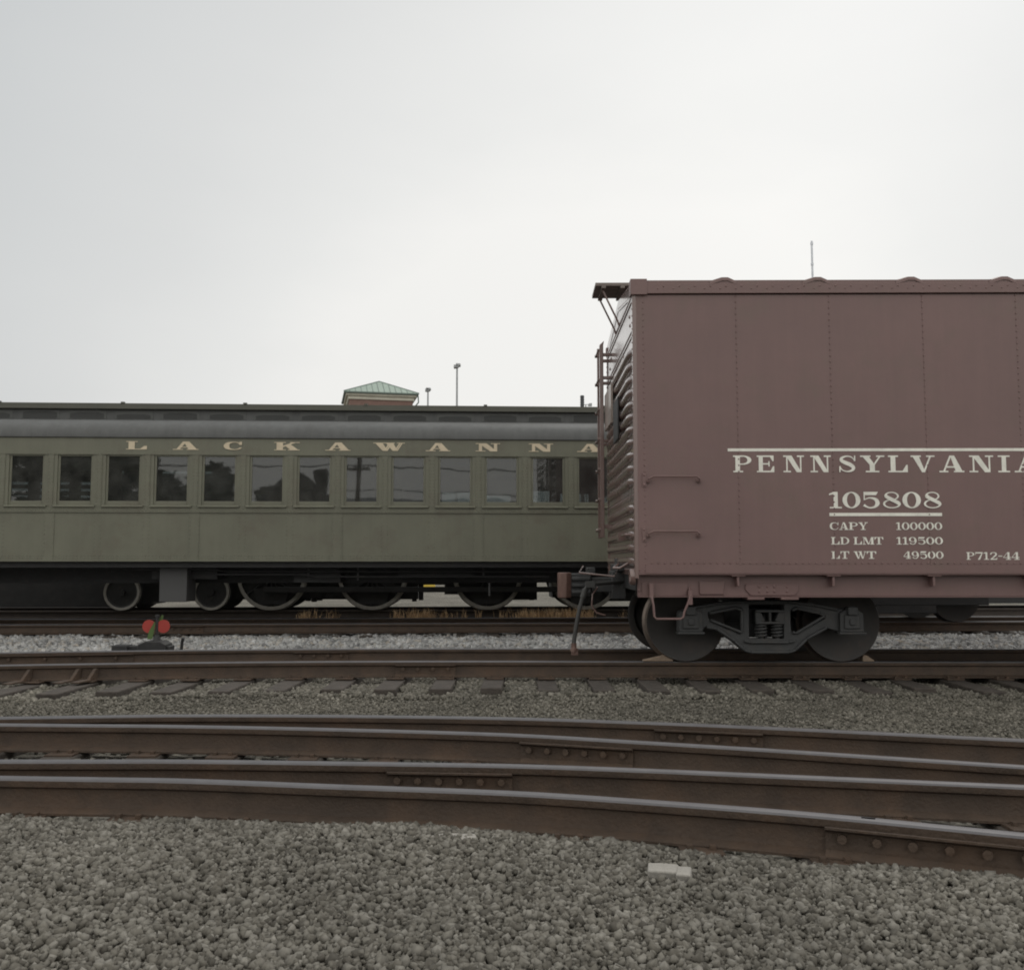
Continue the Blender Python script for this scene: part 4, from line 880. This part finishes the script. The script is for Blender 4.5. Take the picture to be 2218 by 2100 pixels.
for px in (263, 457):
    x = lh(px, 1290)[0]; q = MB()
    for s in (-1, 1): q.lathe([(.05, s*.02), (.30, s*.03), (.335, s*.06), (.39, s*.07), (.392, -s*.05), (.418, -s*.06), (.418, -s*.075), (.05, -s*.06)], (x, s*.7525, .392), 40, [0, 0, 1, 1, 0, 0, 0])
    q.cyl((x, -.85, .39), (x, .85, .39), .07); q.build('carrying_wheel', [IRON, TYRE], LOCO)
fx0 = lh(215, 1260)[0]; fx1 = x1+3.2
m = MB()
m.box(fx0, fx1, -.55, .55, .95, 1.7)
for a, c_, yb_ in ((-500, 232, 1318), (228, 318, 1310), (316, 348, 1304), (346, 432, 1303), (430, 575, 1299), (590, 700, 1296), (690, 770, 1299), (764, 903, 1299), (903, 965, 1267), (962, 1000, 1288), (1000, 1112, 1300), (1110, 1166, 1300), (1165, 1206, 1262), (1200, 1300, 1295), (1300, 1900, 1303), (1895, 2035, 1296), (2030, 2500, 1308)):
    xa, zz = lh(a, yb_); xb = lh(c_, yb_)[0]; m.box(xa, xb, -.45, .5, zz, 1.0)
for px, h_ in ((655, 1303), (668, 1305), (680, 1302), (890, 1304), (905, 1301), (1150, 1301), (850, 1303)):
    xa, zz = lh(px, h_); m.box(xa, xa+.1, -.4, -.2, zz, 1.0)
for px in (520, 552, 585, 612): xa, zz = lh(px, 1255); m.cyl((xa, -.8, zz), (xa, -.8, zz+.14), .09, .05, n=10)
m.build('frame', IRON, LOCO)
xb0 = lh(205, 1200)[0]; xb1 = lh(885, 1200)[0]; xc1 = lh(935, 1200)[0]
m = MB(); m.cyl((xb0, 0, 2.3), (xb1, 0, 2.3), .78, n=36); m.cyl((xb0+.5, 0, 3.0), (xb0+.5, 0, 3.5), .2, .24); m.cyl((xb0+2.6, 0, 3.0), (xb0+2.6, 0, 3.35), .35, .2); m.build('boiler', IRON, LOCO, angle=50)
m = MB(); m.box(xb1-.9, xc1, -1.35, 1.35, 1.45, 3.25); m.build('cab', IRON, LOCO, bevel=.03)
m = MB(); m.box(xc1+.3, x1+5.5, -1.35, 1.35, 1.1, 2.0); m.build('tender', IRON, LOCO, bevel=.03)
m = MB(); m.box(xb0, xb1, -1.35, 1.35, 1.40, 1.45); m.build('running_plate', IRON, LOCO)

# ------------------------------------------------------------------ switch stand
p = ground(338, 1402, 0); p.y = polyY(BR1, p.x)+.42
SW = tag(empty('switch_stand', (p.x, p.y, .0)), 'low switch stand with two round red targets and green blades beside the track', 'switch stand')
s1 = p.y/FPX
def sw(px, py): q = at(px, py or 1400, p.y); return q.x-p.x, q.z
zt_ = sw(333, 1387)[1]; zm_ = sw(333, 1394)[1]; zl_ = sw(333, 1404)[1]
m = MB(); m.prism([(sw(304,0)[0], -.06), (sw(366,0)[0], -.06), (sw(366,0)[0], zm_), (sw(354,0)[0], zt_), (sw(322,0)[0], zt_), (sw(306,0)[0], zm_)], -.13, .13)
m.box(sw(262,0)[0], sw(304,0)[0]+.01, -.05, .05, zl_-.02, zm_-.02); m.box(sw(248,0)[0], sw(281,0)[0], -.10, .10, -.04, zm_-.01); m.box(sw(364,0)[0], sw(373,0)[0], -.09, .09, -.04, zm_-.02)
m.build('base', IRON, SW, bevel=.01)
xm_ = sw(339, 0)[0]; m = MB(); m.cyl((xm_, 0, .15), (xm_, 0, sw(339, 1332)[1]), .017, n=12); m.cyl((xm_, 0, zt_-.03), (xm_, 0, zt_+.07), .06, .03, n=14); m.cyl((xm_, 0, sw(339,1336)[1]), (xm_, 0, sw(339,1331)[1]), .026, n=12)
m.build('mast', IRON, SW)
for pxc in (322.5, 354):
    xc, zc = sw(pxc, 1356); q = MB(); q.cyl((xc, -.004, zc), (xc, .004, zc), sw(336.5, 0)[0]-sw(322.5, 0)[0], n=40); q.build('red_target', RED, SW)
q = MB(); q.prism([sw(337,1345), sw(339,1350), sw(332,1383), sw(321,1383), sw(324,1368)], -.035, -.028); q.build('green_blade', GRN, SW)
q = MB(); q.prism([sw(341,1344), sw(349,1331), sw(352,1334), sw(351,1342), sw(346,1346)], .028, .035); q.build('green_blade', GRN, SW)
q = MB(); q.tube([(sw(392,0)[0], 0, .04), (sw(394,0)[0], 0, sw(0, 1392)[1]), (sw(398,0)[0], -.03, sw(0, 1380)[1])], .02); q.box(sw(355,0)[0], sw(398,0)[0], -.02, .02, .01, .04); q.build('throw_lever', IRON, SW)

# ------------------------------------------------------------------ small things by the wheels and in the gravel
def chock(px0, px1, py, label, flip):
    x0 = ground(px0, py).x; x1 = ground(px1, py).x; yy = polyY(BR0, (x0+x1)/2); ln = x1-x0
    root = tag(empty('wheel_chock', (x0, yy, ZR)), label, 'wheel chock', 'chocks on the boxcar rail')
    pr = [(0, 0), (ln, 0), (ln, .075), (ln*.72, .075), (ln*.60, .055), (0, .012)] if not flip else [(0, 0), (ln, 0), (ln, .012), (ln*.3, .07), (0, .06)]
    m = MB(); m.prism(pr, -.045, .045); m.build('wedge', WOOD, root, bevel=.006); return root
chock(1388, 1452, 1428, 'pale wooden wedge chock on the rail against the left boxcar wheel', False)
chock(1868, 1893, 1432, 'small brown wedge on the rail behind the right boxcar wheel', True)
for k, (px, py, wd, lb) in enumerate(((1421, 1877, 36, 'pale broken slab piece in the gravel, left of three'), (1452, 1879, 34, 'pale broken slab piece in the gravel, middle of three'), (1481, 1885, 32, 'pale broken slab piece in the gravel, right of three'))):
    p = ground(px, py, .06); sz_ = wd*p.y/FPX/2; m = MB()
    m.prism([(-sz_, -.03), (sz_*.95, -.034), (sz_*1.02, .03), (-sz_*.9, .034)], -.05, .018, 'z')
    o = m.build('stone_slab', SLAB, bevel=.006); o.location = (p.x, p.y, .045); o.rotation_euler = (R(14), R(random.uniform(-4, 4)), R(-8-3*k)); tag(o, lb, 'stone', 'broken slab pieces in the gravel')
p = ground(980, 1816, .05); m = MB(); m.prism([(-.10, -.03), (.02, -.04), (.11, -.02), (.10, .03), (-.03, .045), (-.11, .02)], -.05, .015, 'z'); o = m.build('flat_stone', SLAB, bevel=.008); o.location = (p.x, p.y, .045); o.rotation_euler = (R(10), 0, .1)
tag(o, 'wide flat pale stone in the gravel by the nearest rail', 'stone')

# dry grass between the coach track and the locomotive track
gr = MB()
for k in range(210):
    s = rng.uniform(-4.5, 3.2); off = rng.uniform(2.6, 3.7); c = c_near+CD*s+CN*off; c.z = -.02
    if math.sin(s*2.3)+.6*math.sin(s*5.1+1) < .35 and k % 5: continue
    for j in range(16):
        a = rng.uniform(0, 6.28); ln = rng.uniform(.12, .36); lean = rng.uniform(.05, .6); w_ = .006
        q0 = c+Vector((rng.normal(0, .06), rng.normal(0, .06), 0)); d = Vector((math.cos(a), math.sin(a), 0)); n_ = Vector((-d.y, d.x, 0))*w_
        q1 = q0+d*ln*lean*.4+Vector((0, 0, ln*.6)); q2 = q0+d*ln*lean+Vector((0, 0, ln*(1-.3*lean)))
        gr.add([q0-n_, q0+n_, q1+n_*.8, q1-n_*.8, q2], [(0, 1, 2, 3), (3, 2, 4)])
o = gr.build('dry_grass', GRASS, smooth=False); tag(o, 'tufts of dry tan grass growing between the two far tracks', 'grass', kind='stuff')

# ------------------------------------------------------------------ far background
# brick tower with a hipped green metal roof
Yt = 70.; a_ = at(745, 850, Yt); rz = R(12)
TWR = tag(empty('brick_building', (a_.x, a_.y, 0), rz), 'brick building with cream cornice and green hipped metal roof beyond the coach', 'building')
W_ = 5.55
ze = at(745, 846, Yt).z; za_ = at(820, 824.5, Yt+3).z; ztr = at(745, 851, Yt).z; zcr = at(745, 861, Yt).z
m = MB(); m.box(.42, W_-.42, .42, W_-.42, 0, zcr+.05); m.build('wall', BRICK, TWR)
m = MB(); m.box(.15, W_-.15, .15, W_-.15, ztr-.10, ztr+.06); m.box(.32, W_-.32, .32, W_-.32, zcr-.02, ztr-.10); m.build('cornice', CREAM, TWR, bevel=.03)
m = MB(); m.box(0, W_, 0, W_, ztr+.06, ze); m.build('fascia', COPPERD, TWR, bevel=.02)
m = MB(); h = W_/2; m.add([(0, 0, ze), (W_, 0, ze), (W_, W_, ze), (0, W_, ze), (h, h, za_)], [(0, 1, 4), (1, 2, 4), (2, 3, 4), (3, 0, 4), (3, 2, 1, 0)])
rf = m.build('roof', COPPER, TWR, smooth=False)
m = MB()
for k in range(1, 13):
    x = W_*k/13; t = min(x, W_-x)/h
    for A0, A1 in (((x, 0, ze), (x, h*t, ze+(za_-ze)*t)),): m.tube([A0, A1], .03, 4)
    m.tube([(0, x, ze), (h*t, x, ze+(za_-ze)*t)], .03, 4)
for cxy in ((0, 0), (W_, 0), (W_, W_), (0, W_)): m.tube([(cxy[0], cxy[1], ze), (h, h, za_)], .05, 5)
m.build('roof_seam', COPPERD, rf)
m = MB(); m.tube([(W_-.05, .1, ztr), (W_-.02, .1, ztr-.5), (W_-.35, .2, ztr-.9), (W_-.38, .36, ztr-1.2)], .05); m.build('downspout', COPPERD, TWR)
def lamp_post(px, ytop, Y, ws, label):
    t = at(px, ytop, Y); root = tag(empty('lamp_post', (t.x, Y, 0)), label, 'lamp post', 'parking lot lamp posts')
    m = MB(); m.cyl((0, 0, 0), (0, 0, t.z-.1), .085, .05, n=12); m.build('pole', GALV, root)
    s = Y/FPX
    for dx, dz in ws:
        q = MB(); q.prism([(dx*s-5.2*s, -.09), (dx*s+5.0*s, -.06), (dx*s+5.2*s, .07), (dx*s-4.8*s, .09)], -.18, .18); o = q.build('lamp_head', GALV, root, bevel=.02); o.location = (0, 0, t.z+dz*s)
    m = MB(); m.box(-4*s, 5*s, -.03, .03, t.z-.10, t.z-.04); m.build('arm', GALV, root)
lamp_post(990, 791, 52., ((-2, -3), (2.6, 0)), 'tall lamp post with two boxy heads rising behind the coach')
lamp_post(927, 843, 59., ((-.6, -2), (1.2, 0)), 'short looking lamp post beside the green roofed building')
t = at(1261, 856.5, 32.); r0 = tag(empty('vent_pipe', (t.x, 32., 0)), 'dark ribbed vent pipe showing just above the coach roof', 'pipe')
m = MB(); m.cyl((0, 0, 0), (0, 0, t.z), .062, n=14)
for k in range(5): m.cyl((0, 0, t.z-.03-k*.09), (0, 0, t.z-.07-k*.09), .07, n=14)
m.build('pipe', DARKP, r0)
t = at(1276, 876, 34.); r0 = tag(empty('flood_light', (t.x-.12, 34., 0)), 'small grey flood light on a thin pole beside the vent pipe', 'light')
m = MB(); m.cyl((0, 0, 0), (0, 0, t.z), .02, n=8); m.cyl((-.12, 0, t.z), (.12, 0, t.z), .012, n=8); m.build('pole', GALV, r0)
m = MB(); m.prism([(.08, t.z-.05), (.22, t.z-.06), (.22, t.z+.05), (.10, t.z+.035)], -.06, .06); m.build('lamp_head', GALV, r0, bevel=.01)
t = at(1758, 522, 60.); r0 = tag(empty('radio_mast', (t.x, 60., 0)), 'slim pale mast rising above the boxcar roof', 'mast')
m = MB(); m.cyl((0, 0, 0), (0, 0, t.z), .085, .06, n=12)
for k in range(4): m.cyl((0, 0, t.z-.1-k*1.35), (0, 0, t.z-.25-k*1.35), .085, n=12)
m.build('pole', PALE, r0)
p = ground(930, 1274, 0); m = MB(); m.prism([(-.28, 0), (.28, 0), (.26, .2), (-.26, .2)], -.1, .1); o = m.build('wheel_stop', YEL, bevel=.02); o.location = (p.x, p.y, -.02); tag(o, 'yellow block on the ground far behind the locomotive', 'wheel stop')

# trees behind the camera, seen as dark shapes reflected in the coach windows
def tree(x, y, h_, r_, label):
    root = tag(empty('tree', (x, y, -.03)), label, 'tree', 'trees reflected in the coach windows')
    m = MB(); m.tube([(0, 0, 0), (.05, .03, h_*.3), (-.05, .05, h_*.55), (0, 0, h_*.85)], [.22, .17, .11, .03], 8)
    for k in range(6):
        a = k*1.05; m.tube([(0, 0, h_*(.3+.07*k)), (r_*.6*math.cos(a), r_*.6*math.sin(a), h_*(.48+.06*k))], [.07, .02], 6)
    m.build('trunk', BARK, root)
    lf = MB()
    cl_ = [(rng.normal(0, r_*.38), rng.normal(0, r_*.38), h_*rng.uniform(.22, .95), r_*rng.uniform(.25, .5)) for _ in range(26)]
    for cx_, cy_, cz_, cr_ in cl_:
        for _ in range(150):
            d = rng.normal(size=3); d /= np.linalg.norm(d); q = Vector((cx_, cy_, cz_))+Vector(d)*cr_*rng.uniform(.5, 1.05); s = rng.uniform(.2, .42)
            u_ = Vector(rng.normal(size=3)).normalized(); v_ = u_.orthogonal().normalized()
            lf.add([q-u_*s, q+v_*s*.6, q+u_*s, q-v_*s*.6], [(0, 1, 2, 3)])
    lf.build('crown', LEAF, root, smooth=False)
for k, (x, y, h_, r_) in enumerate(((-13.5, -22, 6.2, 2.6), (-17.5, -21, 7.6, 3.0), (-22, -23, 8.6, 3.4), (-27, -22, 8.4, 3.4))):
    tree(x, y, h_, r_, ['lowest dark tree mirrored in the coach windows', 'dark tree mirrored in the windows, second from right', 'dark tree mirrored in the windows, third from right', 'dark tree mirrored in the leftmost coach windows'][k])

# house, pole and shed behind the camera, mirrored in the coach windows
def mirrored(px, Y):                                   # where a thing must stand to be mirrored at this photo column
    d = ray(px, 1050); h_ = chit(px, 1050); r_ = d-CN*2*d.dot(CN); return h_+r_*((Y-h_.y)/r_.y)
HB = mirrored(640, -20.); HS = tag(empty('house', (HB.x, -20., -.03), 0), 'dark gabled house mirrored in a coach window', 'house')
m = MB(); m.prism([(-2.6, 0), (2.6, 0), (2.6, 3.9), (0, 6.1), (-2.6, 3.9)], -7, 0, 'y'); m.build('wall', mat('house_siding', (.16, .145, .125), .8), HS)
m = MB()
for sg in (-1, 1): m.prism([(0, 6.1), (sg*3.0, 3.56), (sg*3.0, 3.72), (0, 6.28)], -7.3, .3, 'y')
m.build('roof', mat('house_roof', (.05, .05, .05), .9), HS)
for x, z in ((-1.2, 1.0), (1.0, 1.0), (-.1, 3.4)):
    m = MB(); m.box(x-.45, x+.45, -.02, .04, z, z+1.2); m.build('window', mat('pale_window', (.5, .5, .48), .5), HS)
HB = mirrored(696, -19.); o = tag(empty('chimney', (HB.x, -19., -.03)), 'dark square brick stack mirrored in a coach window beside the house', 'chimney')
m = MB(); m.box(-.32, .32, -.3, .3, 0, 6.1); m.box(-.36, .36, -.34, .34, 5.9, 6.05); m.build('stack', mat('stack_brick', (.05, .045, .04), .9), o)
HB = mirrored(776, -16.); o = tag(empty('utility_pole', (HB.x, -16., -.03)), 'wooden utility pole with cross arm mirrored in a coach window', 'utility pole')
m = MB(); m.cyl((0, 0, 0), (0, 0, 6.5), .17, .12); m.build('pole', BARK, o)
m = MB(); m.box(-.6, .6, -.05, .05, 5.85, 5.97)
for x in (-.5, -.2, .25, .5): m.cyl((x, 0, 5.97), (x, 0, 6.1), .04)
m.build('cross_arm', BARK, o)
m = MB()
for x, z in ((-.5, 6.1), (.5, 6.1), (0, 4.9)): m.tube([(x-16, .5, z+.25), (x-8, .2, z-.2), (x, 0, z), (x+9, -.2, z-.25), (x+18, -.4, z+.2)], .022, 5)
m.build('wire', RUBBER, o)
HB = mirrored(900, -30.); o = tag(empty('shed', (HB.x, -30., -.03), R(4)), 'long low pale shed mirrored in the middle coach windows', 'shed')
m = MB(); m.box(-4.5, 6.5, -5, 0, 0, 4.6); m.build('wall', mat('shed_siding', (.40, .41, .40), .7, streak=.1), o)
m = MB(); m.prism([(-5.4, 4.5), (.4, 4.5), (.4, 4.65), (-2.5, 5.5), (-5.4, 4.65)], -4.8, 6.8, 'x'); m.build('roof', mat('shed_roof', (.16, .17, .18), .6), o)
for x in (-3, .5, 4): m = MB(); m.box(x, x+1.5, -.02, .03, 0, 2.6); m.build('door', mat('shed_door', (.12, .13, .13), .6), o)
